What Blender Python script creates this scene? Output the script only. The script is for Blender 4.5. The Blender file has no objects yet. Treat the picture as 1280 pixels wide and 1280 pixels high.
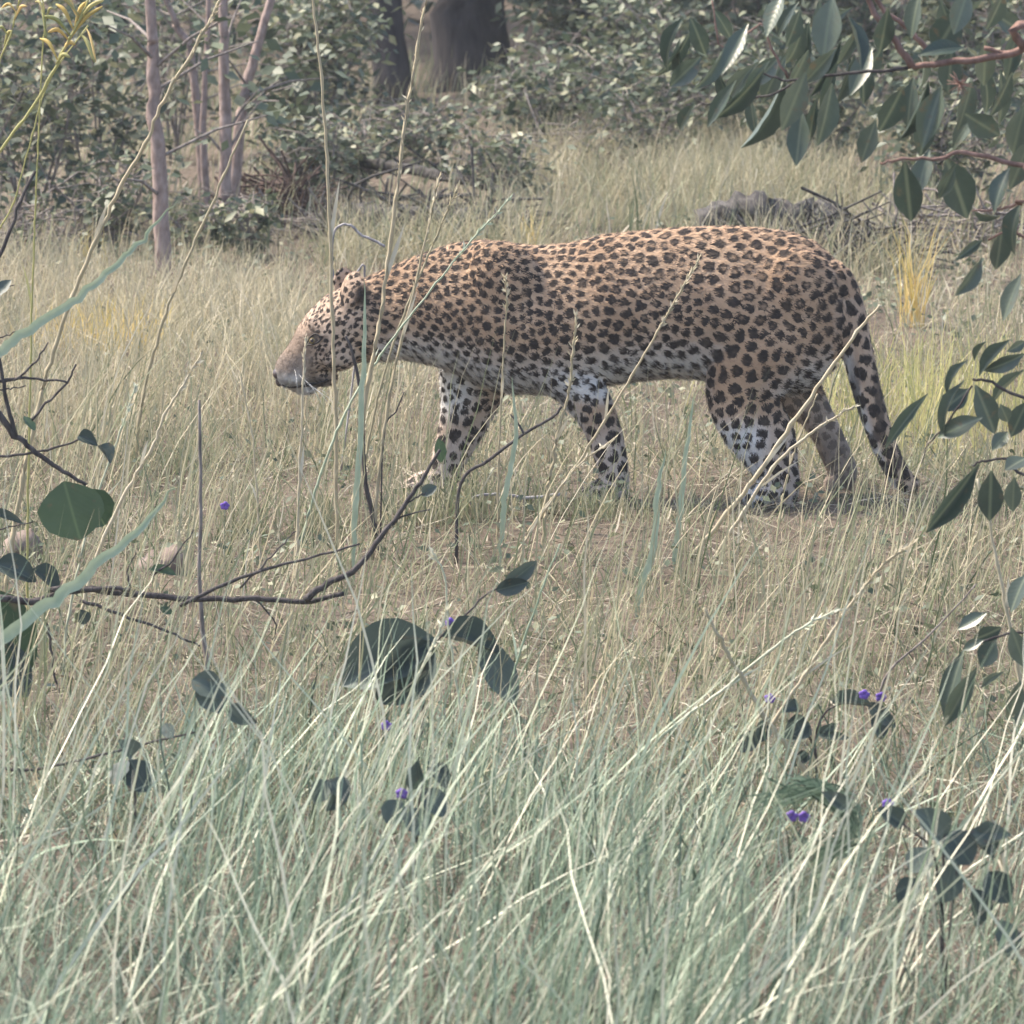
import bpy, math, random
import numpy as np
from mathutils import Vector, Matrix

# ------------------------------------------------------------------ camera
R = math.radians
scene = bpy.context.scene
COL = scene.collection
CAM_H, FOCUS_D, FRAME_W = 2.0, 15.0, 2.43        # metres
PITCH = math.atan2(CAM_H, FOCUS_D)
TANW = FRAME_W / math.hypot(CAM_H, FOCUS_D)      # frame width / distance
cam_d = bpy.data.cameras.new('camera')
cam_d.sensor_width = 36.0
cam_d.lens = 36.0 / TANW
cam_d.clip_start, cam_d.clip_end = 0.1, 2000.0
cam_d.dof.use_dof = True
cam_d.dof.focus_distance = 14.0
cam_d.dof.aperture_fstop = cam_d.lens / 13.0     # about 13 mm of opening
cam = bpy.data.objects.new('camera', cam_d)
cam.location = (0, 0, CAM_H)
cam.rotation_euler = (math.pi / 2 - PITCH, 0, 0)
COL.objects.link(cam)
scene.camera = cam

# ------------------------------------------------------------------ light
SUN_EL, SUN_AZ = 54.0, 292.0                     # veiled sun, high on the left
world = bpy.data.worlds.new('World')
scene.world = world
world.use_nodes = True
wn = world.node_tree.nodes
sky = wn.new('ShaderNodeTexSky')
sky.sky_type = 'NISHITA'
sky.sun_disc = False
sky.sun_elevation = R(SUN_EL)
sky.sun_rotation = R(SUN_AZ)
sky.dust_density = 3.0
wn['Background'].inputs['Strength'].default_value = 0.10
world.node_tree.links.new(sky.outputs['Color'], wn['Background'].inputs['Color'])
sun_d = bpy.data.lights.new('sun', 'SUN')
sun_d.energy = 2.3
sun_d.angle = R(11)
sun_d.color = (1.0, 0.90, 0.76)
sun = bpy.data.objects.new('sun', sun_d)
sdir = Vector((math.sin(R(SUN_AZ)) * math.cos(R(SUN_EL)), math.cos(R(SUN_AZ)) * math.cos(R(SUN_EL)), math.sin(R(SUN_EL))))
sun.rotation_euler = (-sdir).to_track_quat('-Z', 'Y').to_euler()
COL.objects.link(sun)
scene.view_settings.view_transform = 'Standard'
scene.view_settings.look = 'None'
scene.view_settings.gamma = 1.0
scene.view_settings.use_curve_mapping = False
scene.view_settings.exposure = 1.95
scene.cycles.max_bounces = 6
scene.cycles.diffuse_bounces = 3
scene.cycles.transmission_bounces = 3
scene.render.filter_size = 1.9

# ------------------------------------------------------------------ helpers
rng = np.random.default_rng(11)
random.seed(5)

def gz(x, y):
    """ground height"""
    return (0.018 * np.sin(x * 2.1 + y * 0.9) + 0.016 * np.sin(x * 1.1 - y * 1.7 + 1.3)
            + 0.010 * np.sin(x * 4.7 + y * 3.1) + 0.03 * np.clip((np.asarray(y) - 19) / 10, 0, 1) * np.sin(x * 0.9 + 0.4)) - 0.012

CF = Vector((0, math.cos(PITCH), -math.sin(PITCH)))
CU = Vector((0, math.sin(PITCH), math.cos(PITCH)))

def ray(px, py):
    return CF + Vector((1, 0, 0)) * ((px - 640) / 1280 * TANW) + CU * ((640 - py) / 1280 * TANW)

def P(px, py, d):
    """point at world depth d (metres along +Y) seen at photo pixel px, py"""
    v = ray(px, py)
    return Vector((0, 0, CAM_H)) + v * (d / v.y)

def G(px, py):
    """ground point at a photo pixel"""
    v = ray(px, py)
    return Vector((0, 0, CAM_H)) + v * (CAM_H / -v.z)

def PS(d):
    """metres per photo pixel at depth d"""
    return d * TANW / 1280 / math.cos(PITCH)

def tag(o, label=None, cat=None, group=None, kind=None):
    if label: o['label'] = label
    if cat: o['category'] = cat
    if group: o['group'] = group
    if kind: o['kind'] = kind
    return o

def empty(name, loc, label, cat, group=None):
    o = bpy.data.objects.new(name, None)
    o.empty_display_size = 0.05
    o.location = loc
    COL.objects.link(o)
    return tag(o, label, cat, group)

def mesh_obj(name, verts, faces, mat, parent=None, smooth=True):
    """verts in world space; the object's origin is its parent's origin"""
    v = np.asarray(verts, dtype=np.float64).reshape(-1, 3)
    if parent is not None:
        v = v - np.array(parent.location)
    me = bpy.data.meshes.new(name)
    if isinstance(faces, np.ndarray):
        n, k = faces.shape
        me.vertices.add(len(v)); me.vertices.foreach_set('co', v.astype(np.float32).ravel())
        me.loops.add(n * k); me.loops.foreach_set('vertex_index', faces.astype(np.int32).ravel())
        me.polygons.add(n); me.polygons.foreach_set('loop_start', np.arange(0, n * k, k, dtype=np.int32))
        me.update(calc_edges=True)
    else:
        me.from_pydata(v.tolist(), [], faces)
    if smooth:
        me.polygons.foreach_set('use_smooth', np.ones(len(me.polygons), dtype=bool))
    if mat: me.materials.append(mat)
    o = bpy.data.objects.new(name, me)
    COL.objects.link(o)
    if parent is not None: o.parent = parent
    return o

def attr(o, name, vals):
    a = o.data.attributes.new(name, 'FLOAT', 'POINT')
    a.data.foreach_set('value', np.asarray(vals, dtype=np.float32))

# ---- materials
def new_mat(name):
    m = bpy.data.materials.new(name); m.use_nodes = True
    nt = m.node_tree; nt.nodes.clear()
    out = nt.nodes.new('ShaderNodeOutputMaterial')
    return m, nt, out

def ramp(nt, stops, interp='LINEAR'):
    r = nt.nodes.new('ShaderNodeValToRGB')
    r.color_ramp.interpolation = interp
    el = r.color_ramp.elements
    while len(el) < len(stops): el.new(0.5)
    for e, (p, c) in zip(el, stops):
        e.position = p; e.color = (*c, 1)
    return r

def blade_mat(name, stops, trans=0.3, rough=0.6, spec=0.25):
    """blades and straws: colour from a per-blade tint, mottled along the blade, light passes through"""
    m, nt, out = new_mat(name)
    L = nt.links.new
    at = nt.nodes.new('ShaderNodeAttribute'); at.attribute_name = 'tint'
    geo = nt.nodes.new('ShaderNodeNewGeometry')
    nz = nt.nodes.new('ShaderNodeTexNoise'); nz.inputs['Scale'].default_value = 38
    L(geo.outputs['Position'], nz.inputs['Vector'])
    ad = nt.nodes.new('ShaderNodeMath'); ad.operation = 'MULTIPLY_ADD'
    L(nz.outputs['Fac'], ad.inputs[0]); ad.inputs[1].default_value = 0.3
    sb = nt.nodes.new('ShaderNodeMath'); sb.operation = 'SUBTRACT'; sb.inputs[1].default_value = 0.15
    L(at.outputs['Fac'], ad.inputs[2]); L(ad.outputs[0], sb.inputs[0])
    r = ramp(nt, stops); L(sb.outputs[0], r.inputs['Fac'])
    b = nt.nodes.new('ShaderNodeBsdfPrincipled')
    b.inputs['Roughness'].default_value = rough
    b.inputs['Specular IOR Level'].default_value = spec
    L(r.outputs['Color'], b.inputs['Base Color'])
    t = nt.nodes.new('ShaderNodeBsdfTranslucent'); L(r.outputs['Color'], t.inputs['Color'])
    mx = nt.nodes.new('ShaderNodeMixShader'); mx.inputs['Fac'].default_value = trans
    L(b.outputs[0], mx.inputs[1]); L(t.outputs[0], mx.inputs[2]); L(mx.outputs[0], out.inputs['Surface'])
    return m

def leaf_mat(name, c1, c2, c3, rough=0.42, spec=0.5, trans=0.2):
    m, nt, out = new_mat(name)
    L = nt.links.new
    oi = nt.nodes.new('ShaderNodeObjectInfo')
    tc = nt.nodes.new('ShaderNodeTexCoord')
    nz = nt.nodes.new('ShaderNodeTexNoise'); nz.inputs['Scale'].default_value = 3.5; nz.inputs['Detail'].default_value = 5
    L(tc.outputs['Object'], nz.inputs['Vector'])
    ad = nt.nodes.new('ShaderNodeMath'); ad.operation = 'MULTIPLY_ADD'
    L(nz.outputs['Fac'], ad.inputs[0]); ad.inputs[1].default_value = 0.5
    hf = nt.nodes.new('ShaderNodeMath'); hf.operation = 'MULTIPLY'; hf.inputs[1].default_value = 0.6
    L(oi.outputs['Random'], hf.inputs[0]); L(hf.outputs[0], ad.inputs[2])
    r = ramp(nt, [(0.15, c1), (0.5, c2), (0.95, c3)]); L(ad.outputs[0], r.inputs['Fac'])
    # pale midrib and side veins from the leaf's own flat coordinates
    sx = nt.nodes.new('ShaderNodeSeparateXYZ'); L(tc.outputs['Object'], sx.inputs[0])
    ab = nt.nodes.new('ShaderNodeMath'); ab.operation = 'ABSOLUTE'; L(sx.outputs['X'], ab.inputs[0])
    mr = nt.nodes.new('ShaderNodeMapRange'); mr.inputs['From Min'].default_value = 0.008; mr.inputs['From Max'].default_value = 0.03
    mr.inputs['To Min'].default_value = 0.55; mr.inputs['To Max'].default_value = 0.0
    L(ab.outputs[0], mr.inputs['Value'])
    vm = nt.nodes.new('ShaderNodeMath'); vm.operation = 'SUBTRACT'; L(sx.outputs['Y'], vm.inputs[0]); L(ab.outputs[0], vm.inputs[1])
    vs = nt.nodes.new('ShaderNodeMath'); vs.operation = 'MULTIPLY'; vs.inputs[1].default_value = 62; L(vm.outputs[0], vs.inputs[0])
    sn = nt.nodes.new('ShaderNodeMath'); sn.operation = 'SINE'; L(vs.outputs[0], sn.inputs[0])
    mix = nt.nodes.new('ShaderNodeMixRGB'); L(mr.outputs[0], mix.inputs['Fac']); L(r.outputs['Color'], mix.inputs['Color1'])
    mix.inputs['Color2'].default_value = (min(1, c3[0] * 1.7), min(1, c3[1] * 1.6), min(1, c3[2] * 1.4), 1)
    nb = nt.nodes.new('ShaderNodeTexNoise'); nb.inputs['Scale'].default_value = 5.5; nb.inputs['Detail'].default_value = 6; nb.noise_dimensions = '4D'
    L(tc.outputs['Object'], nb.inputs['Vector']); wq = nt.nodes.new('ShaderNodeMath'); wq.operation = 'MULTIPLY'; wq.inputs[1].default_value = 37; L(oi.outputs['Random'], wq.inputs[0]); L(wq.outputs[0], nb.inputs['W'])
    bm_ = nt.nodes.new('ShaderNodeMapRange'); bm_.inputs['From Min'].default_value = 0.60; bm_.inputs['From Max'].default_value = 0.70; bm_.inputs['To Max'].default_value = 0.75
    L(nb.outputs['Fac'], bm_.inputs['Value'])
    mb = nt.nodes.new('ShaderNodeMixRGB'); L(bm_.outputs[0], mb.inputs['Fac']); L(mix.outputs[0], mb.inputs['Color1']); mb.inputs['Color2'].default_value = (.13, .10, .06, 1)
    mix = mb
    bp = nt.nodes.new('ShaderNodeBump'); bp.inputs['Strength'].default_value = 0.07; bp.inputs['Distance'].default_value = 0.001
    L(sn.outputs[0], bp.inputs['Height'])
    b = nt.nodes.new('ShaderNodeBsdfPrincipled')
    b.inputs['Roughness'].default_value = rough; b.inputs['Specular IOR Level'].default_value = spec
    L(mix.outputs[0], b.inputs['Base Color']); L(bp.outputs[0], b.inputs['Normal'])
    t = nt.nodes.new('ShaderNodeBsdfTranslucent'); L(mix.outputs[0], t.inputs['Color'])
    mx = nt.nodes.new('ShaderNodeMixShader'); mx.inputs['Fac'].default_value = trans
    L(b.outputs[0], mx.inputs[1]); L(t.outputs[0], mx.inputs[2]); L(mx.outputs[0], out.inputs['Surface'])
    return m

def bark_mat(name, c1, c2, scale=40, stretch=0.25, rough=0.85, bump=0.6):
    m, nt, out = new_mat(name)
    L = nt.links.new
    geo = nt.nodes.new('ShaderNodeNewGeometry')
    mp = nt.nodes.new('ShaderNodeMapping'); mp.inputs['Scale'].default_value = (1, 1, stretch)
    L(geo.outputs['Position'], mp.inputs['Vector'])
    nz = nt.nodes.new('ShaderNodeTexNoise'); nz.inputs['Scale'].default_value = scale; nz.inputs['Detail'].default_value = 6
    L(mp.outputs[0], nz.inputs['Vector'])
    r = ramp(nt, [(0.32, c1), (0.68, c2)]); L(nz.outputs['Fac'], r.inputs['Fac'])
    bp = nt.nodes.new('ShaderNodeBump'); bp.inputs['Strength'].default_value = bump; bp.inputs['Distance'].default_value = 0.01
    L(nz.outputs['Fac'], bp.inputs['Height'])
    b = nt.nodes.new('ShaderNodeBsdfPrincipled'); b.inputs['Roughness'].default_value = rough
    b.inputs['Specular IOR Level'].default_value = 0.2
    L(r.outputs['Color'], b.inputs['Base Color']); L(bp.outputs[0], b.inputs['Normal']); L(b.outputs[0], out.inputs['Surface'])
    return m

def plain_mat(name, c, rough=0.6, spec=0.3):
    m, nt, out = new_mat(name)
    L = nt.links.new
    geo = nt.nodes.new('ShaderNodeNewGeometry')
    nz = nt.nodes.new('ShaderNodeTexNoise'); nz.inputs['Scale'].default_value = 60
    L(geo.outputs['Position'], nz.inputs['Vector'])
    r = ramp(nt, [(0.3, tuple(x * 0.75 for x in c)), (0.7, tuple(min(1, x * 1.2) for x in c))]); L(nz.outputs['Fac'], r.inputs['Fac'])
    b = nt.nodes.new('ShaderNodeBsdfPrincipled'); b.inputs['Roughness'].default_value = rough
    b.inputs['Specular IOR Level'].default_value = spec
    L(r.outputs['Color'], b.inputs['Base Color']); L(b.outputs[0], out.inputs['Surface'])
    return m

M = {}
M['sage_grass'] = blade_mat('sage_grass', [(0.0, (.035, .056, .036)), (0.25, (.10, .15, .10)), (0.5, (.235, .31, .215)), (0.75, (.40, .455, .325)), (1.0, (.62, .59, .46))], trans=0.22, rough=0.45, spec=0.4)
M['dry_grass'] = blade_mat('dry_grass', [(0.0, (.075, .105, .05)), (0.3, (.20, .225, .13)), (0.6, (.355, .325, .215)), (0.85, (.48, .415, .285)), (1.0, (.58, .53, .41))])
M['litter'] = blade_mat('litter', [(0.0, (.06, .052, .038)), (0.35, (.14, .122, .085)), (0.7, (.255, .225, .165)), (1.0, (.42, .375, .29))], trans=0.1)
M['sunlit_gold'] = blade_mat('sunlit_straw', [(0.0, (.45, .37, .12)), (0.5, (.62, .47, .17)), (1.0, (.75, .58, .28))], trans=0.35)  # dry straw yellow, with warm sunlight put into the colour
M['yellow_green'] = blade_mat('yellow_green_stem', [(0.0, (.24, .27, .10)), (0.5, (.42, .41, .17)), (1.0, (.58, .50, .24))], trans=0.3)
M['small_leaf'] = blade_mat('small_leaves', [(0.0, (.028, .045, .030)), (0.4, (.065, .09, .055)), (0.75, (.13, .155, .095)), (1.0, (.26, .26, .16))], trans=0.25, rough=0.5, spec=0.4)
M['dark_leaf'] = blade_mat('dark_small_leaves', [(0.0, (.018, .034, .022)), (0.5, (.045, .07, .04)), (1.0, (.10, .13, .075))], trans=0.2, rough=0.5, spec=0.4)
M['long_leaf'] = leaf_mat('long_leaf', (.034, .054, .043), (.060, .084, .062), (.115, .140, .10), rough=0.36, spec=0.55)
M['round_leaf'] = leaf_mat('round_leaf', (.032, .062, .034), (.05, .09, .045), (.085, .125, .07), rough=0.5, spec=0.4)
M['blue_leaf'] = leaf_mat('blue_green_leaf', (.036, .054, .050), (.056, .078, .070), (.09, .115, .098), rough=0.5, spec=0.4)
M['purple'] = plain_mat('purple_petal', (.17, .09, .40), 0.6)
M['dark_twig'] = bark_mat('dark_twig_bark', (.035, .03, .032), (.10, .088, .085), 90)
M['grey_twig'] = bark_mat('grey_twig_bark', (.12, .10, .09), (.27, .24, .22), 90)
M['white_twig'] = bark_mat('bleached_twig', (.22, .20, .20), (.42, .40, .39), 90)
M['pink_bark'] = bark_mat('pinkish_bark', (.20, .145, .125), (.36, .28, .25), 55, 0.5)
M['red_bark'] = bark_mat('reddish_bark', (.14, .085, .07), (.27, .17, .14), 70)
M['dark_bark'] = bark_mat('dark_bark', (.022, .019, .02), (.07, .06, .058), 22, 0.2, bump=1.0)
M['log_bark'] = bark_mat('weathered_log', (.026, .024, .025), (.09, .084, .08), 30, 1.0, bump=1.0)
M['mound'] = bark_mat('brown_debris', (.045, .030, .026), (.15, .10, .08), 30, 1.0, bump=1.0)
M['rock'] = bark_mat('pinkish_stone', (.13, .10, .085), (.27, .215, .185), 18, 1.0, bump=0.8)

# ------------------------------------------------------------------ ground
def make_ground():
    xs = np.unique(np.concatenate([-np.geomspace(6, 500, 24), np.linspace(-6, 6, 121), np.geomspace(6, 500, 24)]))
    ys = np.unique(np.concatenate([-np.geomspace(0.5, 400, 16), np.linspace(0, 4, 9), np.linspace(4, 40, 361), np.geomspace(40, 900, 30)]))
    X, Y = np.meshgrid(xs, ys)
    Z = gz(X, Y)
    far = np.clip((np.hypot(X, Y - 15) - 25) / 30, 0, 1)
    Z = Z * (1 - far)
    near = (np.abs(X) < 6) & (Y > 4) & (Y < 40)
    Z = Z + near * (rng.random(X.shape) - 0.5) * 0.012
    nx, ny = len(xs), len(ys)
    idx = np.arange(nx * ny).reshape(ny, nx)
    F = np.stack([idx[:-1, :-1], idx[:-1, 1:], idx[1:, 1:], idx[1:, :-1]], -1).reshape(-1, 4)
    m, nt, out = new_mat('dry_soil')
    L = nt.links.new
    geo = nt.nodes.new('ShaderNodeNewGeometry')
    n1 = nt.nodes.new('ShaderNodeTexNoise'); n1.inputs['Scale'].default_value = 1.6; n1.inputs['Detail'].default_value = 6
    n2 = nt.nodes.new('ShaderNodeTexNoise'); n2.inputs['Scale'].default_value = 42; n2.inputs['Detail'].default_value = 8; n2.inputs['Roughness'].default_value = 0.7
    for n in (n1, n2): L(geo.outputs['Position'], n.inputs['Vector'])
    r1 = ramp(nt, [(0.3, (.095, .075, .058)), (0.55, (.165, .132, .104)), (0.75, (.225, .18, .145))])
    r2 = ramp(nt, [(0.3, (.45, .45, .45)), (0.5, (.9, .9, .9)), (0.72, (1.3, 1.25, 1.15))])
    L(n1.outputs['Fac'], r1.inputs['Fac']); L(n2.outputs['Fac'], r2.inputs['Fac'])
    mx = nt.nodes.new('ShaderNodeMixRGB'); mx.blend_type = 'MULTIPLY'; mx.inputs['Fac'].default_value = 1
    L(r1.outputs['Color'], mx.inputs['Color1']); L(r2.outputs['Color'], mx.inputs['Color2'])
    bp = nt.nodes.new('ShaderNodeBump'); bp.inputs['Strength'].default_value = 0.8; bp.inputs['Distance'].default_value = 0.02
    L(n2.outputs['Fac'], bp.inputs['Height'])
    b = nt.nodes.new('ShaderNodeBsdfPrincipled'); b.inputs['Roughness'].default_value = 0.95; b.inputs['Specular IOR Level'].default_value = 0.1
    L(mx.outputs[0], b.inputs['Base Color']); L(bp.outputs[0], b.inputs['Normal']); L(b.outputs[0], out.inputs['Surface'])
    o = mesh_obj('ground', np.stack([X, Y, Z], -1).reshape(-1, 3), F, m)
    tag(o, kind='structure')
make_ground()

# ------------------------------------------------------------------ blade builder
def ribbons(root, length, az, lean, bend, width, segs, taper=1.0, wob=0.0):
    """many curved ribbons at once; az = heading of the lean, lean = tilt from upright at the root (rad), bend = added tilt to the tip"""
    n = len(length)
    t = np.linspace(0, 1, segs + 1)
    ang = lean[:, None] + bend[:, None] * t[None, :]
    step = length[:, None] / segs
    hx = np.cumsum(np.concatenate([np.zeros((n, 1)), np.sin(ang[:, :-1]) * step], 1), 1)
    hz = np.cumsum(np.concatenate([np.zeros((n, 1)), np.cos(ang[:, :-1]) * step], 1), 1)
    d = np.stack([np.cos(az), np.sin(az)], -1)
    c = np.zeros((n, segs + 1, 3))
    c[:, :, 0] = root[:, None, 0] + d[:, None, 0] * hx
    c[:, :, 1] = root[:, None, 1] + d[:, None, 1] * hx
    c[:, :, 2] = root[:, None, 2] + hz
    if wob > 0:
        w = rng.normal(0, 1, (n, segs + 1, 3)) * wob * length[:, None, None] * t[None, :, None]
        c += w
    g = gz(c[:, :, 0], c[:, :, 1]) + 0.004
    c[:, :, 2] = np.maximum(c[:, :, 2], g - 0.02 * (t[None, :] < 0.01))
    th = rng.uniform(0, 2 * np.pi, n)
    wd = np.stack([np.cos(th), np.sin(th), rng.normal(0, .25, n)], -1)
    prof = (1 - t ** 2.2 * 0.92) * (0.55 + 0.45 * np.minimum(1, t * 4)) if taper else np.ones_like(t)
    off = wd[:, None, :] * (width[:, None, None] * 0.5) * prof[None, :, None]
    V = np.stack([c - off, c + off], 2).reshape(-1, 3)
    base = (np.arange(n) * (segs + 1) * 2)[:, None, None]
    k = (np.arange(segs) * 2)[None, :, None]
    F = (base + k + np.array([0, 1, 3, 2])[None, None, :]).reshape(-1, 4)
    return V, F, (segs + 1) * 2

def grass_obj(name, mat, parts, label, cat, parent=None):
    Vs, Fs, Ts, off = [], [], [], 0
    for (V, F, per), tint in parts:
        Vs.append(V); Fs.append(F + off); off += len(V)
        Ts.append(np.repeat(tint, per))
    o = mesh_obj(name, np.concatenate(Vs), np.concatenate(Fs), mat, parent)
    attr(o, 'tint', np.concatenate(Ts))
    tag(o, label, cat, kind='stuff')
    return o

def tuft_roots(n, x0, x1, y0, y1, clumps, spread, clump_frac=0.8):
    """roots gathered into tufts with some strays"""
    cx = rng.uniform(x0, x1, clumps); cy = rng.uniform(y0, y1, clumps)
    k = rng.integers(0, clumps, n)
    loose = rng.random(n) > clump_frac
    x = np.where(loose, rng.uniform(x0, x1, n), cx[k] + rng.normal(0, spread, n))
    y = np.where(loose, rng.uniform(y0, y1, n), cy[k] + rng.normal(0, spread, n))
    return x, y, k

def root3(x, y):
    return np.stack([x, y, gz(x, y) - 0.005], -1)

# ------------------------------------------------------------------ tubes
def tube(pts, radii, sides=7, cap=True):
    """swept tube along a polyline; returns verts, faces"""
    pts = [Vector(p) for p in pts]
    V, F = [], []
    n = len(pts)
    ref = Vector((0.13, 0.21, 0.97))
    for i, p in enumerate(pts):
        a = pts[max(0, i - 1)]; b = pts[min(n - 1, i + 1)]
        t = (b - a).normalized()
        u = t.cross(ref)
        if u.length < 0.2: u = t.cross(Vector((1, 0, 0)))
        u.normalize(); w = t.cross(u)
        r = radii[i] if hasattr(radii, '__len__') else radii
        for k in range(sides):
            q = 2 * math.pi * k / sides
            V.append(p + (u * math.cos(q) + w * math.sin(q)) * r)
    for i in range(n - 1):
        for k in range(sides):
            k2 = (k + 1) % sides
            F.append((i * sides + k, i * sides + k2, (i + 1) * sides + k2, (i + 1) * sides + k))
    if cap:
        F.append(tuple(range(sides - 1, -1, -1)))
        F.append(tuple((n - 1) * sides + k for k in range(sides)))
    return V, F

def join(*vf):
    V, F = [], []
    for v, f in vf:
        o = len(V); V += list(v); F += [tuple(i + o for i in q) for q in f]
    return V, F

def smooth_line(pts, n=4, jit=0.0):
    """Catmull-Rom through pts"""
    pts = [Vector(p) for p in pts]
    if len(pts) < 3 and jit == 0: 
        return [pts[0].lerp(pts[-1], i / n) for i in range(n + 1)]
    q = [pts[0] * 2 - pts[1]] + pts + [pts[-1] * 2 - pts[-2]]
    out = []
    for i in range(1, len(q) - 2):
        for k in range(n):
            t = k / n
            a, b, c, d = q[i - 1], q[i], q[i + 1], q[i + 2]
            v = 0.5 * ((2 * b) + (c - a) * t + (2 * a - 5 * b + 4 * c - d) * t * t + (3 * b - a - 3 * c + d) * t ** 3)
            if jit and (i > 1 or k): v = v + Vector((random.gauss(0, jit), random.gauss(0, jit), random.gauss(0, jit)))
            out.append(v)
    out.append(pts[-1])
    return out

def taper(n, r0, r1):
    return [r0 + (r1 - r0) * i / (n - 1) for i in range(n)]

# ------------------------------------------------------------------ leopard
def ellipsoid(c, rx, ry, rz, rot=None, nu=14, nv=9):
    V, F = [], []
    V.append(Vector((0, 0, 1)))
    for i in range(1, nv):
        a = math.pi * i / nv
        for k in range(nu):
            b = 2 * math.pi * k / nu
            V.append(Vector((math.sin(a) * math.cos(b), math.sin(a) * math.sin(b), math.cos(a))))
    V.append(Vector((0, 0, -1)))
    last = len(V) - 1
    for k in range(nu):
        k2 = (k + 1) % nu
        F.append((0, 1 + k, 1 + k2))
        for i in range(nv - 2):
            a, b = 1 + i * nu, 1 + (i + 1) * nu
            F.append((a + k, b + k, b + k2, a + k2))
        F.append((last, 1 + (nv - 2) * nu + k2, 1 + (nv - 2) * nu + k))
    out = []
    for v in V:
        q = Vector((v.x * rx, v.y * ry, v.z * rz))
        if rot: q = rot @ q
        out.append(Vector(c) + q)
    return out, F

LEO_D = 15.12
def loft(sections, sides=20):
    """sections = list of (centre, u axis * radius, v axis * radius); closed tube"""
    V, F = [], []
    n = len(sections)
    for c, u, v in sections:
        for k in range(sides):
            q = 2 * math.pi * k / sides
            V.append(c + u * math.cos(q) + v * math.sin(q))
    for i in range(n - 1):
        for k in range(sides):
            k2 = (k + 1) % sides
            F.append((i * sides + k, (i + 1) * sides + k, (i + 1) * sides + k2, i * sides + k2))
    F.append(tuple(range(sides)))
    F.append(tuple((n - 1) * sides + k for k in range(sides - 1, -1, -1)))
    return V, F

def limb(st, d, flat=0.8, n=3):
    """st = (px, py, in-plane radius m [, depth offset]) ; a tapered limb, narrower across the body"""
    pts = [P(s[0], s[1], d + (s[3] if len(s) > 3 else 0)) for s in st]
    line = smooth_line(pts, n)
    rad = np.interp(np.linspace(0, len(st) - 1, len(line)), np.arange(len(st)), [s[2] for s in st])
    secs = []
    for i, p in enumerate(line):
        t = (line[min(i + 1, len(line) - 1)] - line[max(i - 1, 0)]).normalized()
        v = Vector((0, 1, 0)); u = v.cross(t).normalized()
        v = t.cross(u).normalized()
        secs.append((p, u * rad[i], v * rad[i] * flat))
    return loft(secs, 16)

def paw(px, py, d, heading=-1, s=1.0):
    c = P(px, py, d); c.z = float(gz(c.x, c.y)) + .004
    parts = [ellipsoid(c + Vector((0, 0, .026)), .052 * s, .042 * s, .030 * s)]
    for k in (-1.5, -.5, .5, 1.5):
        parts.append(ellipsoid(c + Vector((heading * (.050 - abs(k) * .008) * s, k * .020 * s, .017)), .024 * s, .0125 * s, .019 * s, None, 10, 7))
    return join(*parts)

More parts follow.
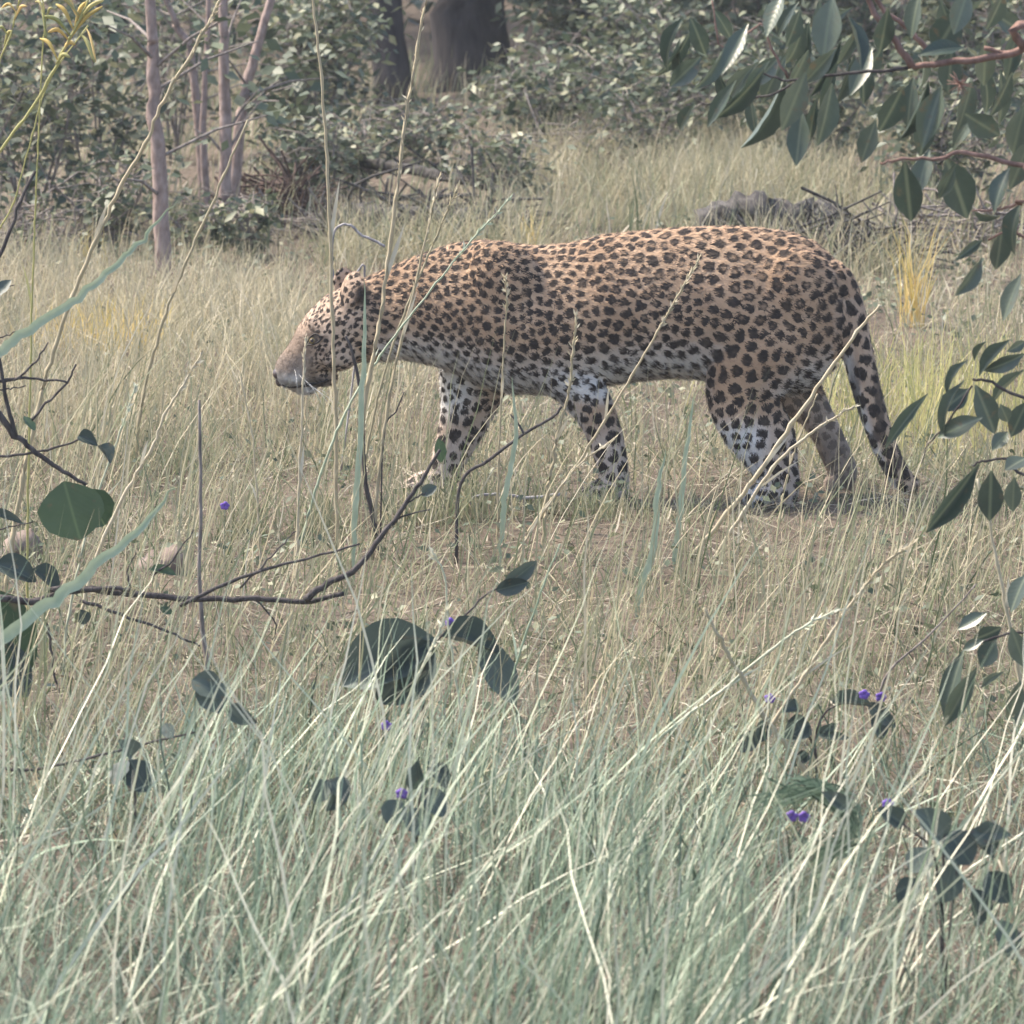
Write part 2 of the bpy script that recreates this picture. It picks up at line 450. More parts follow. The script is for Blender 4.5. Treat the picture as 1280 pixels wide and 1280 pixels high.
def make_leopard():
    parts = []
    torso = [(1066, 388, 408, .02), (1056, 352, 430, .062), (1040, 320, 462, .09), (1018, 301, 482, .112), (990, 290, 494, .125), (955, 285, 492, .132),
             (915, 282, 484, .135), (875, 283, 474, .135), (835, 285, 472, .138), (795, 289, 476, .142), (755, 293, 482, .146),
             (715, 303, 489, .144), (675, 307, 493, .140), (640, 304, 492, .134), (605, 299, 482, .126), (570, 303, 466, .112),
             (540, 312, 456, .098), (510, 324, 450, .088), (482, 336, 447, .080), (455, 348, 446, .072), (440, 362, 440, .055)]
    secs = []
    sides = 28
    V, F = [], []
    for (u, t, b, hw) in torso:
        T, B = P(u, t, LEO_D), P(u, b, LEO_D)
        c = (T + B) / 2; h = (T - B).length / 2
        for k in range(sides):
            q = 2 * math.pi * k / sides
            s, co = math.sin(q), math.cos(q)
            wy = hw * co * (1 - 0.16 * s - 0.10 * s * s)      # narrower along the spine
            V.append(Vector((c.x, LEO_D + wy, c.z + h * s)))
    n = len(torso)
    for i in range(n - 1):
        for k in range(sides):
            k2 = (k + 1) % sides
            F.append((i * sides + k, i * sides + k2, (i + 1) * sides + k2, (i + 1) * sides + k))
    F.append(tuple(range(sides - 1, -1, -1)))
    F.append(tuple((n - 1) * sides + k for k in range(sides)))
    parts.append((V, F))
    near, far = LEO_D - .085, LEO_D + .085
    # hind leg on the near side: thigh, knee, shank, hock, metatarsus
    parts.append(limb([(1000, 350, .085, .03), (975, 395, .110, .02), (950, 440, .108), (930, 482, .094), (934, 515, .084), (956, 550, .078), (970, 586, .056), (978, 612, .042), (972, 640, .034)], near, .56))
    parts.append(paw(962, 656, near))
    # far hind leg, pushed back, heel up and toes leaving the ground
    parts.append(limb([(985, 380, .085), (985, 440, .09), (995, 485, .064), (1018, 515, .042), (1032, 540, .037), (1044, 566, .038), (1054, 592, .036), (1050, 604, .026)], far, .75))
    c = P(1046, 600, far)
    for k in (-1.5, -.5, .5, 1.5):
        parts.append(ellipsoid(c + Vector((-.012, k * .018, -.012)), .020, .012, .024, None, 10, 7))
    # near fore leg, swung back
    parts.append(limb([(640, 350, .07, .02), (655, 400, .085), (685, 445, .080), (722, 482, .058), (744, 515, .048), (757, 548, .043), (766, 585, .038), (770, 620, .033), (768, 646, .032)], near + .01, .68))
    parts.append(paw(758, 656, near + .01))
    # far fore leg, reaching forward
    parts.append(limb([(615, 380, .075), (600, 430, .088), (592, 472, .084), (586, 505, .070), (575, 538, .054), (562, 572, .043), (552, 606, .034), (546, 622, .033)], far, .72))
    parts.append(paw(537, 634, far))
    # shoulder blade and haunch muscle rise above the flank
    parts.append(ellipsoid(P(632, 360, LEO_D - .075), .095, .055, .115, Matrix.Rotation(R(-18), 3, 'Y')))
    parts.append(ellipsoid(P(632, 360, LEO_D + .075), .095, .055, .115, Matrix.Rotation(R(-18), 3, 'Y')))
    parts.append(ellipsoid(P(612, 326, LEO_D - .052), .06, .03, .046)); parts.append(ellipsoid(P(612, 326, LEO_D + .052), .06, .03, .046))
    parts.append(ellipsoid(P(990, 372, LEO_D - .07), .11, .06, .12, Matrix.Rotation(R(20), 3, 'Y')))
    parts.append(ellipsoid(P(990, 372, LEO_D + .07), .11, .06, .12, Matrix.Rotation(R(20), 3, 'Y')))
    # tail
    tail = [(1022, 340, .04), (1046, 352, .043), (1061, 390, .040), (1070, 430, .037), (1079, 470, .036), (1089, 508, .034), (1101, 545, .031), (1115, 578, .029), (1130, 600, .026), (1147, 610, .018)]
    parts.append(limb(tail, LEO_D - .02, .95))
    # head, profile, carried low
    hd = LEO_D - .01
    head = [(478, 398, 54, .078), (452, 402, 51, .086), (428, 411, 47, .088), (410, 424, 42, .080), (396, 436, 36, .066), (383, 449, 29, .052), (371, 459, 26, .046), (361, 466, 23, .042), (353, 471, 18, .034), (347, 474, 9, .018)]
    secs = []
    hp = [P(h[0], h[1], hd) for h in head]
    for i, h in enumerate(head):
        t = (hp[min(i + 1, len(hp) - 1)] - hp[max(i - 1, 0)]).normalized()
        v = Vector((0, 1, 0)); u = v.cross(t).normalized()
        secs.append((hp[i], u * h[2] * PS(hd), v * h[3]))
    V, F = loft(secs, 24)
    parts.append((V, [tuple(reversed(f)) for f in F]))
    s = PS(hd)
    for sy in (-1, 1):
        parts.append(ellipsoid(P(368, 469, hd + sy * .024), 18 * s, .026, 16 * s))        # muzzle pads
        parts.append(ellipsoid(P(396, 408, hd + sy * .044), 17 * s, .022, 10 * s, Matrix.Rotation(R(40), 3, 'Y')))   # brow
        parts.append(ellipsoid(P(423, 438, hd + sy * .055), 26 * s, .032, 26 * s))        # cheek
        rot = Matrix.Rotation(R(28 * sy), 3, 'Z') @ Matrix.Rotation(R(-22), 3, 'X' if sy < 0 else 'Y')
        parts.append(ellipsoid(P(440 if sy < 0 else 432, 361 if sy < 0 else 356, hd + sy * .064), 18 * s, .0095, 24 * s, rot))   # ear
    parts.append(ellipsoid(P(378, 483, hd), 18 * s, .025, 11 * s, Matrix.Rotation(R(20), 3, 'Y')))    # chin
    parts.append(ellipsoid(P(400, 468, hd), 24 * s, .036, 15 * s, Matrix.Rotation(R(14), 3, 'Y')))    # jaw
    parts.append(ellipsoid(P(368, 440, hd), 24 * s, .018, 11 * s, Matrix.Rotation(R(-52), 3, 'Y')))   # bridge of the nose
    V, F = join(*parts)
    me = bpy.data.meshes.new('tmp'); me.from_pydata([tuple(v) for v in V], [], F)
    # make every shell point outwards, then fuse to one skin
    import bmesh
    bm = bmesh.new(); bm.from_mesh(me); bmesh.ops.recalc_face_normals(bm, faces=bm.faces); bm.to_mesh(me); bm.free()
    tmp = bpy.data.objects.new('tmp', me); COL.objects.link(tmp)
    rm = tmp.modifiers.new('r', 'REMESH'); rm.mode = 'VOXEL'; rm.voxel_size = 0.0055
    sm = tmp.modifiers.new('s', 'SMOOTH'); sm.factor = 0.5; sm.iterations = 9
    dg = bpy.context.evaluated_depsgraph_get()
    ev = tmp.evaluated_get(dg)
    res = bpy.data.meshes.new_from_object(ev)
    bpy.data.objects.remove(tmp)
    nv = len(res.vertices)
    co = np.empty(nv * 3, np.float32); res.vertices.foreach_get('co', co); co = co.reshape(-1, 3).astype(np.float64)
    no = np.empty(nv * 3, np.float32); res.vertices.foreach_get('normal', no); no = no.reshape(-1, 3).astype(np.float64)
    # photo coordinates of every vertex, used as the coat's body map
    c = co - np.array([0, 0, CAM_H])
    zf = c @ np.array(CF); U = 640 + c[:, 0] / zf * 1280 / TANW; Vv = 640 - (c @ np.array(CU)) / zf * 1280 / TANW
    sstep = lambda a, b, x: np.clip((x - a) / (b - a), 0, 1) ** 2 * (3 - 2 * np.clip((x - a) / (b - a), 0, 1))
    tp = np.array([(t[0], t[1]) for t in tail])
    td = np.min([np.hypot(U - a, Vv - b) for a, b in np.concatenate([tp[1:], (tp[1:-1] + tp[2:]) / 2])], 0)
    istail = (td < 30) & (U > 1040) & (Vv > 372) | (U > 1075)
    farleg = ((co[:, 1] > LEO_D + .03) & (Vv > 492))
    # spacing of the spots over the body
    r = np.interp(U, [340, 400, 440, 470, 540, 600, 720, 800, 900, 1040], [.0105, .0120, .0150, .0185, .0210, .0215, .0235, .0275, .0300, .0285])
    r = np.where(Vv > 515, .030, r)
    r = np.where(istail, .033, r)
    grow = np.random.default_rng(3)
    alive = np.ones(nv, bool)
    order = grow.permutation(nv)
    seeds, srad = [], []
    for i in order:
        if not alive[i]: continue
        rr = r[i] * grow.uniform(.72, 1.22)
        seeds.append(i); srad.append(rr)
        d2 = ((co - co[i]) ** 2).sum(1)
        alive &= d2 > (rr * .93) ** 2
    seeds = np.array(seeds); srad = np.array(srad)
    sp = co[seeds]
    # stretched metric: spots lie along the flow of the coat
    f1 = np.full(nv, 9.); f2 = np.full(nv, 9.); who = np.zeros(nv, int)
    for a in range(0, nv, 4000):
        d = np.sqrt(((co[a:a + 4000, None, :] - sp[None]) ** 2 * np.array([1.0, 1.0, 1.0])).sum(-1))
        k = np.argpartition(d, 2, 1)[:, :2]
        dd = np.take_along_axis(d, k, 1)
        o = np.argsort(dd, 1); k = np.take_along_axis(k, o, 1); dd = np.take_along_axis(dd, o, 1)
        rr = srad[k[:, 0]]
        f1[a:a + 4000] = dd[:, 0] / rr; f2[a:a + 4000] = dd[:, 1] / rr; who[a:a + 4000] = k[:, 0]
    edge = f2 - f1
    rnd = grow.random(len(seeds))[who]
    # pale underside, shins, chin, throat
    w = sstep(-.05, -.75, no[:, 2]) * (U > 470) * (U < 1040)
    belly = sstep(425, 478, Vv) * sstep(512, 492, Vv) * sstep(560, 700, U) * sstep(900, 860, U)
    w = np.maximum(w, belly * .85)
    shin = sstep(512, 545, Vv) * (U > 870) * sstep(985, 935, U)
    w = np.maximum(w, shin)
    w = np.maximum(w, sstep(500, 560, Vv) * .38)
    chest = sstep(75, 20, np.hypot((U - 548), (Vv - 480)))
    w = np.maximum(w, chest)
    chin = sstep(462, 484, Vv + (395 - U) * .25) * (U < 440)
    w = np.maximum(w, chin * .95)
    w = np.maximum(w, sstep(30, 8, np.hypot(U - 372, Vv - 474)) * .55)
    w = np.maximum(w, sstep(470, 445, U) * sstep(428, 452, Vv) * .35)
    w = np.where(istail, sstep(-.1, -.8, no[:, 0]) * .9 + .12, w)
    w = np.where(farleg & (U > 960), .30, w)
    # spot strength: fades out on the muzzle
    st = np.ones(nv)
    st *= 1 - .72 * sstep(400, 376, U) * sstep(395, 425, Vv)
    st = np.where(farleg & (U > 960), .7, st)
    # black marks: ear backs, eye line, lips, brow, dark sole of the lifted foot; broad muzzle patches paint shade over the sunlit side
    blk = np.zeros(nv)
    for (a, b, ra, k) in [(452, 366, 9, 1), (450, 374, 8, .9), (388, 424, 8, .8), (395, 422, 6, .7), (378, 430, 5, .5), (398, 479, 8, .9), (388, 480, 6, .7), (410, 477, 7, .6), (376, 480, 5, .5), (352, 474, 6, .5), (381, 433, 5, .75), (376, 439, 4.5, .7), (372, 446, 4, .65), (369, 453, 4, .55), (393, 415, 5, .45), (405, 424, 5, .6), (384, 462, 3, .55), (391, 466, 3, .55), (380, 468, 3, .5), (388, 473, 3, .5), (395, 471, 3, .5), (377, 462, 2.5, .4), (366, 481, 4, .55), (358, 479, 4, .55), (404, 440, 5, .5), (366, 436, 24, .58), (356, 456, 17, .66), (378, 455, 14, .40), (384, 445, 14, .15), (400, 410, 4, .4), (347, 467, 5, .7), (352, 462, 4, .4)]:
        blk = np.maximum(blk, k * sstep(ra * 1.5, ra * .6, np.hypot(U - a, Vv - b)))
    sole = (farleg & (U > 1000)) * sstep(520, 570, Vv) * .45
    blk = np.maximum(blk, sole)
    blk = np.maximum(blk, np.where(istail, sstep(.25, .55, np.sin(np.maximum(Vv, U - 560) * .165 + no[:, 0] * 1.2)) * sstep(430, 500, Vv) * .85, 0))
    shr = np.interp(U, [360, 440, 500, 580], [.12, .12, .08, .0])
    w = np.maximum(w, np.interp(U, [350, 440, 470], [.22, .16, .0]))
    big = sstep(700, 820, U) * sstep(1060, 1000, U) * sstep(430, 380, Vv)
    # material
    m, nt, out = new_mat('leopard_coat')
    L = nt.links.new
    A = {}
    for k in ('f1', 'edge', 'rnd', 'pale', 'strength', 'black', 'rich', 'shrink'):
        A[k] = nt.nodes.new('ShaderNodeAttribute'); A[k].attribute_name = k
    geo = nt.nodes.new('ShaderNodeNewGeometry')
    def math_(op, a, b=None, c=None, clamp=False):
        nd = nt.nodes.new('ShaderNodeMath'); nd.operation = op; nd.use_clamp = clamp
        for i, x in enumerate((a, b, c)):
            if x is None: continue
            if isinstance(x, (int, float)): nd.inputs[i].default_value = x
            else: L(x, nd.inputs[i])
        return nd.outputs[0]
    nz = nt.nodes.new('ShaderNodeTexNoise'); nz.inputs['Scale'].default_value = 62; nz.inputs['Detail'].default_value = 5
    L(geo.outputs['Position'], nz.inputs['Vector'])
    nb = nt.nodes.new('ShaderNodeTexNoise'); nb.inputs['Scale'].default_value = 7; nb.inputs['Detail'].default_value = 3
    L(geo.outputs['Position'], nb.inputs['Vector'])
    jit = math_('MULTIPLY_ADD', nz.outputs['Fac'], .95, -.475)
    e = math_('ADD', A['edge'].outputs['Fac'], jit)
    cap = math_('SUBTRACT', .68, A['f1'].outputs['Fac'])
    cap = math_('MULTIPLY_ADD', jit, .6, cap)
    cap = math_('MULTIPLY_ADD', A['pale'].outputs['Fac'], -.16, cap)
    cap = math_('SUBTRACT', cap, A['shrink'].outputs['Fac'])
    e2 = math_('SUBTRACT', e, .22)
    mk = math_('MINIMUM', e2, cap)
    def mrange(x, a, b, lo=0., hi=1.):
        nd = nt.nodes.new('ShaderNodeMapRange'); nd.interpolation_type = 'SMOOTHSTEP'
        L(x, nd.inputs['Value'])
        for nm, v in (('From Min', a), ('From Max', b), ('To Min', lo), ('To Max', hi)): nd.inputs[nm].default_value = v
        return nd.outputs[0]
    spot = mrange(mk, .0, .10)
    # rosette hearts: a brown middle on some spots of the back and flank
    heart = mrange(A['f1'].outputs['Fac'], .30, .08)
    sel = mrange(A['rnd'].outputs['Fac'], .42, .60)
    heart = math_('MULTIPLY', math_('MULTIPLY', heart, sel), A['rich'].outputs['Fac'])
    spot = math_('MULTIPLY', spot, math_('MULTIPLY_ADD', heart, -.62, 1.0))
    spot = math_('MULTIPLY', spot, A['strength'].outputs['Fac'])
    spot = math_('MAXIMUM', spot, A['black'].outputs['Fac'], clamp=True)
    spot = math_('MULTIPLY', spot, mrange(nz.outputs['Fac'], .2, .6, .86, 1.0))
    tan = ramp(nt, [(0.3, (.39, .255, .16)), (0.7, (.54, .375, .25))]); L(nb.outputs['Fac'], tan.inputs['Fac'])
    wht = ramp(nt, [(0.3, (.58, .56, .54)), (0.7, (.72, .71, .70))]); L(nb.outputs['Fac'], wht.inputs['Fac'])
    m1 = nt.nodes.new('ShaderNodeMixRGB'); L(A['pale'].outputs['Fac'], m1.inputs['Fac']); L(tan.outputs[0], m1.inputs['Color1']); L(wht.outputs[0], m1.inputs['Color2'])
    m2 = nt.nodes.new('ShaderNodeMixRGB'); L(spot, m2.inputs['Fac']); L(m1.outputs[0], m2.inputs['Color1']); m2.inputs['Color2'].default_value = (.028, .021, .019, 1)
    bp = nt.nodes.new('ShaderNodeBump'); bp.inputs['Strength'].default_value = .3; bp.inputs['Distance'].default_value = .004
    nf = nt.nodes.new('ShaderNodeTexNoise'); nf.inputs['Scale'].default_value = 260
    L(geo.outputs['Position'], nf.inputs['Vector']); L(nf.outputs['Fac'], bp.inputs['Height'])
    b = nt.nodes.new('ShaderNodeBsdfPrincipled'); b.inputs['Roughness'].default_value = .75; b.inputs['Specular IOR Level'].default_value = .25
    L(m2.outputs[0], b.inputs['Base Color']); L(bp.outputs[0], b.inputs['Normal']); L(b.outputs[0], out.inputs['Surface'])
    base = Vector((P(720, 640, LEO_D).x, LEO_D, 0))
    root = empty('leopard', base, 'spotted leopard walking through dry grass with its head low and tail hanging', 'leopard')
    res.name = 'body'; res.materials.clear(); res.materials.append(m)
    res.vertices.foreach_set('co', (co - np.array(base)).astype(np.float32).ravel())
    res.polygons.foreach_set('use_smooth', np.ones(len(res.polygons), bool))
    body = bpy.data.objects.new('body', res); COL.objects.link(body); body.parent = root
    vals = dict(f1=f1, edge=edge, rnd=rnd, pale=w, strength=st, black=blk, rich=big, shrink=shr)
    for k, v in vals.items(): attr(body, k, v)
    # fur: short leaning hairs, coloured by the coat below them
    nh = 190000
    q = np.empty(len(res.polygons) * 4, np.int32)
    res.polygons.foreach_get('vertices', q) if all(len(p.vertices) == 4 for p in res.polygons) else None
    pick = grow.integers(0, len(res.polygons), nh)
    qv = q.reshape(-1, 4)[pick]
    a, bb = grow.random((nh, 1)), grow.random((nh, 1))
    wt = np.concatenate([(1 - a) * (1 - bb), a * (1 - bb), a * bb, (1 - a) * bb], 1)
    mixv = lambda arr: (arr[qv] * (wt if arr.ndim == 1 else wt[:, :, None])).sum(1)
    hp_, hn = mixv(co), mixv(no)
    hu, hv = mixv(U), mixv(Vv)
    flow = np.tile(np.array([1., 0, -.45]), (nh, 1))
    leg = (hv > 500) | (hu > 1050)
    flow[leg] = (.25, 0, -1)
    hd_ = hu < 450
    flow[hd_] = (.8, 0, .6)
    flow += grow.normal(0, .28, (nh, 3))
    flow -= hn * (flow * hn).sum(1, keepdims=True)
    flow /= np.linalg.norm(flow, axis=1, keepdims=True) + 1e-6
    ln = grow.uniform(.007, .014, nh) * np.where(hd_, .6, 1.0) * np.where(leg, .8, 1.0) * (1 + .7 * (hn[:, 2] < -.5))
    tip = hp_ + (flow * .93 + hn * .36) * ln[:, None]
    side = np.cross(flow, hn) * .0011
    HV = np.stack([hp_ - side - hn * .001, hp_ + side - hn * .001, tip], 1).reshape(-1, 3)
    HF = np.arange(nh * 3).reshape(-1, 3)
    fur = mesh_obj('fur', HV, HF, m, root)
    for k, v in vals.items(): attr(fur, k, np.repeat(v[qv[:, 0]] if k == 'rnd' else mixv(v), 3))
    tag(fur, kind='stuff')
    # eyes, nose pad, whiskers
    def surface(px, py, sy):
        k = np.hypot(U - px, Vv - py) + np.where((co[:, 1] - LEO_D) * sy > 0, 0, 1e3) - np.abs(co[:, 1] - LEO_D) * 60
        return Vector(co[np.argmin(k)])
    eye_m = plain_mat('amber_eye', (.22, .16, .06), .15, .5)
    blk_m = plain_mat('black_nose', (.05, .035, .035), .35, .5)
    rim_m = plain_mat('black_skin', (.022, .018, .018), .6, .3)
    wh_m = plain_mat('whisker_white', (.7, .7, .68), .5)
    for sy in (-1, 1):
        p = surface(392, 425, sy)
        v, f = ellipsoid(p - Vector((0, sy * .0075, 0)), .0105, .0105, .0105)
        eo = mesh_obj('eye', v, f, eye_m, root)
        v, f = ellipsoid(p + Vector((-.003, sy * .0015, 0)), .0045, .0030, .0045, None, 10, 6)
        mesh_obj('pupil', [tuple(Vector(x)) for x in v], f, blk_m, root).parent = eo
        eo.children[0].location = (0, 0, 0)
    v, f = join(ellipsoid(P(349, 467, hd), .016, .022, .015), ellipsoid(P(349, 476, hd), .009, .008, .014))
    mesh_obj('nose', v, f, blk_m, root)
    for sy in (-1, 1):
        # dark lip line and eye rim
        for nm, path, rr in (('lip', [(353, 481), (362, 484), (374, 482), (388, 480), (400, 478), (410, 474)], .0042),
                             ('eye_rim', [(383, 430), (387, 421), (395, 418), (401, 422), (396, 429), (388, 431), (383, 430)], .0022)):
            pp = smooth_line([surface(a, b, sy) + Vector((0, sy * .0015, 0)) for a, b in path], 3)
            v, f = tube(pp, [rr * (.6 + .4 * math.sin(math.pi * i / (len(pp) - 1))) for i in range(len(pp))], 6)
            mesh_obj(nm, v, f, rim_m, root)
    wv = []
    for sy in (-1, 1):
        for k in range(5):
            p = P(368 + k * 4, 460 + k * 5, hd + sy * .040)
            q2 = p + Vector((.01 + .022 * k, sy * .07, -.05 - .006 * k)); mid = p.lerp(q2, .5) + Vector((0, 0, .010))
            wv.append(tube([p, mid, q2], [.0004, .0003, .0002], 4))
    v, f = join(*wv)
    tag(mesh_obj('whiskers', v, f, wh_m, root), kind='stuff')
    return root
make_leopard()

# ------------------------------------------------------------------ grass masses
U_ = rng.uniform
def clear_of_leopard(x, y):
    """the patch the animal stands on: only short blades there"""
    return (x > -0.62) & (x < 1.05) & (y > 14.93) & (y < 15.34)

# foreground: tall pale sage tufts leaning to the right
n = 11500
x, y, k = tuft_roots(n, -1.7, 1.7, 7.7, 10.6, 120, 0.075, 0.86)
thin = (x < -0.12) & (y > 8.6)
keep = ~(thin & (rng.random(n) < 0.55)) & (rng.random(n) < np.interp(y, [7.7, 9.6, 10.7], [1, .9, .35]))
keep &= ~((x > .34) & (x < .95) & (y > 8.4) & (rng.random(n) < .75)) & ~((x > -.26) & (x < .0) & (y > 9.3) & (rng.random(n) < .5))
x, y, k = x[keep], y[keep], k[keep]; n = len(x)
ck = rng.normal(0, .35, 400)[k]; ctint = rng.normal(.48, .20, 400)[k]
ln = U_(.18, .55, n) * np.where(rng.random(n) < .35, .6, 1) * np.interp(y, [8, 10.6], [1, .75])
fg1 = ribbons(root3(x, y), ln, rng.normal(0.1, .95, n) + ck * 1.6, np.abs(rng.normal(.30, .22, n)), rng.normal(.35, .5, n), U_(.0016, .0050, n), 5, wob=.02)
t1 = np.clip(ctint + rng.normal(0, .22, n), 0, 1)
# their broken, criss-crossing undergrowth
n = 12000
x, y, k = tuft_roots(n, -1.7, 1.7, 7.7, 11.6, 160, 0.12, 0.7)
fg2 = ribbons(root3(x, y), U_(.08, .28, n), U_(-np.pi, np.pi, n), U_(.2, 1.25, n), rng.normal(.4, .6, n), U_(.0014, .0042, n), 4, wob=.04)
t2 = np.clip(rng.normal(.40, .28, n), 0, 1)
# the long straws that stand out above it
n = 620
x = U_(-1.6, 1.7, n); y = U_(8.0, 10.9, n)
fg3 = ribbons(root3(x, y), U_(.35, .70, n), rng.normal(.1, .6, n) + np.pi * (rng.random(n) < .16), np.abs(rng.normal(.42, .26, n)), rng.normal(.2, .3, n), U_(.0030, .0066, n), 7, wob=.014)
t3 = np.clip(rng.normal(.86, .16, n), 0, 1)
n = 260
x = U_(-.62, .12, n); y = U_(10.2, 11.2, n)
fg4 = ribbons(root3(x, y), U_(.18, .42, n), rng.normal(.2, .9, n), np.abs(rng.normal(.3, .2, n)), rng.normal(.25, .3, n), U_(.0022, .005, n), 6, wob=.014)
t4 = np.clip(rng.normal(.66, .2, n), 0, 1)
grass_obj('tall_grass', M['sage_grass'], [(fg1, t1), (fg2, t2), (fg3, t3), (fg4, t4)], 'dense pale sage tall grass leaning over the near ground', 'grass')

# middle: short tangled half-dry grass round the leopard's path
n = 31000
x, y, k = tuft_roots(n, -2.5, 2.5, 10.6, 16.2, 420, 0.14, 0.5)
ln = U_(.05, .20, n)
ln = np.where(clear_of_leopard(x, y), np.minimum(ln, .06), ln)
ln = np.where((x > .1) & (x < .9) & (y > 14.0) & (y < 15), np.minimum(ln, .045 + .08 * (rng.random(n) < .12)), ln)
md1 = ribbons(root3(x, y), ln, U_(-np.pi, np.pi, n), U_(.1, 1.2, n), rng.normal(.3, .5, n), U_(.0018, .0042, n), 3, wob=.03)
t1 = np.clip(rng.normal(.40, .25, n), 0, 1)
n = 2600
x, y, k = tuft_roots(n, -2.4, 2.4, 11.2, 16.4, 70, 0.10, 0.8)
ok = ~clear_of_leopard(x, y) & ~((y > 13.9) & (y < 15.35) & (rng.random(n) < np.where(x > .45, .93, .78)) & (x > -.6) & (x < 1.0)); x, y, k = x[ok], y[ok], k[ok]; n = len(x)
md2 = ribbons(root3(x, y), U_(.2, .5, n), rng.normal(.2, .8, n), np.abs(rng.normal(.22, .16, n)), rng.normal(.3, .3, n), U_(.0022, .005, n), 5, wob=.012)
t2 = np.clip(rng.normal(.55, .2, n), 0, 1)
fx, fy, fh, ft = [], [], [], []
for (cx_, cn, ch) in ((545, 120, .14), (590, 120, .17), (500, 80, .13), (640, 60, .12), (765, 90, .10), (735, 70, .12), (800, 40, .08), (925, 30, .05), (1130, 70, .10), (700, 60, .10), (860, 60, .09), (400, 100, .18), (300, 120, .2)):
    c0 = P(cx_, 640, 14.72)
    fx.append(rng.normal(c0.x, .035, cn)); fy.append(rng.normal(14.72, .05, cn)); fh.append(U_(.35, 1.1, cn) * ch); ft.append(np.clip(rng.normal(.45, .2, cn), 0, 1))
fx, fy, fh, ft = (np.concatenate(q) for q in (fx, fy, fh, ft)); n = len(fx)
md3 = ribbons(root3(fx, fy), fh, U_(-np.pi, np.pi, n), np.abs(rng.normal(.2, .2, n)), rng.normal(.4, .4, n), U_(.002, .0045, n), 4, wob=.03)
grass_obj('short_grass', M['dry_grass'], [(md1, t1), (md2, t2), (md3, ft)], 'short tangled half-dry grass along the path of the leopard', 'grass')

# behind: straw coloured grass up to the bushes
n = 36000
x, y, k = tuft_roots(n, -3.0, 3.0, 15.7, 23.0, 330, 0.16, 0.65)
ctint = rng.normal(.62, .14, 500)[k]
ln = U_(.04, .24, n) * np.interp(y, [15.7, 17, 18.5, 20, 23], [.7, .95, .75, .55, .5])
bk1 = ribbons(root3(x, y), ln, U_(-np.pi, np.pi, n), np.abs(rng.normal(.35, .35, n)), rng.normal(.4, .6, n), U_(.002, .0055, n), 4, wob=.035)
t1 = np.clip(ctint + rng.normal(0, .14, n), 0, 1)
n = 12000
x, y, k = tuft_roots(n, -3.8, 3.8, 21.5, 32, 170, 0.2, 0.8)
bk2 = ribbons(root3(x, y), U_(.06, .26, n), rng.normal(.4, 1.2, n), np.abs(rng.normal(.22, .2, n)), rng.normal(.4, .4, n), U_(.004, .009, n), 4, wob=.015)
t2 = np.clip(rng.normal(.5, .2, n), 0, 1)
# tall dry tan grass on the low rise behind the leopard's back
n = 6500
x, y, k = tuft_roots(n, .02, 1.15, 22.2, 26.0, 40, 0.13, 0.95)
bk3 = ribbons(root3(x, y), U_(.10, .34, n), U_(-np.pi, np.pi, n), np.abs(rng.normal(.3, .25, n)), rng.normal(.7, .6, n), U_(.0025, .0055, n), 4, wob=.03)
t3 = np.clip(rng.normal(.62, .18, n), 0, 1)
n = 2600
sel = rng.random(n) < .5
x = np.where(sel, U_(.60, 1.35, n), U_(-.65, .10, n)); y = np.where(sel, rng.normal(21.0, .25, n), rng.normal(21.4, .25, n))
bk5 = ribbons(root3(x, y), U_(.08, .30, n), U_(-np.pi, np.pi, n), np.abs(rng.normal(.3, .25, n)), rng.normal(.7, .6, n), U_(.0025, .005, n), 4, wob=.03)
t5 = np.clip(rng.normal(.6, .2, n), 0, 1)
# straw patch left of the head
n = 5500
x, y, k = tuft_roots(n, -1.75, -.35, 16.0, 20.5, 60, 0.12, 0.85)
bk4 = ribbons(root3(x, y), U_(.10, .32, n), U_(-np.pi, np.pi, n), np.abs(rng.normal(.3, .28, n)), rng.normal(.6, .5, n), U_(.002, .0045, n), 4, wob=.03)
t4 = np.clip(rng.normal(.72, .12, n), 0, 1)
grass_obj('straw_grass', M['dry_grass'], [(bk1, t1), (bk2, t2), (bk3, t3), (bk4, t4), (bk5, t5)], 'straw coloured dry grass between the leopard and the bushes behind', 'grass')

# litter of dead blades and leaf bits lying on the soil
n = 52000
y = U_(8.5, 26, n); x = U_(-1, 1, n) * (0.085 * y + 1.1)
lt = ribbons(np.stack([x, y, gz(x, y) + U_(.002, .022, n)], -1), U_(.03, .15, n), U_(-np.pi, np.pi, n), U_(1.25, 1.6, n), rng.normal(0, .3, n), U_(.002, .006, n), 3, wob=.03)
grass_obj('grass_litter', M['litter'], [(lt, rng.random(n))], 'dead brown and grey grass litter lying on the soil', 'litter')

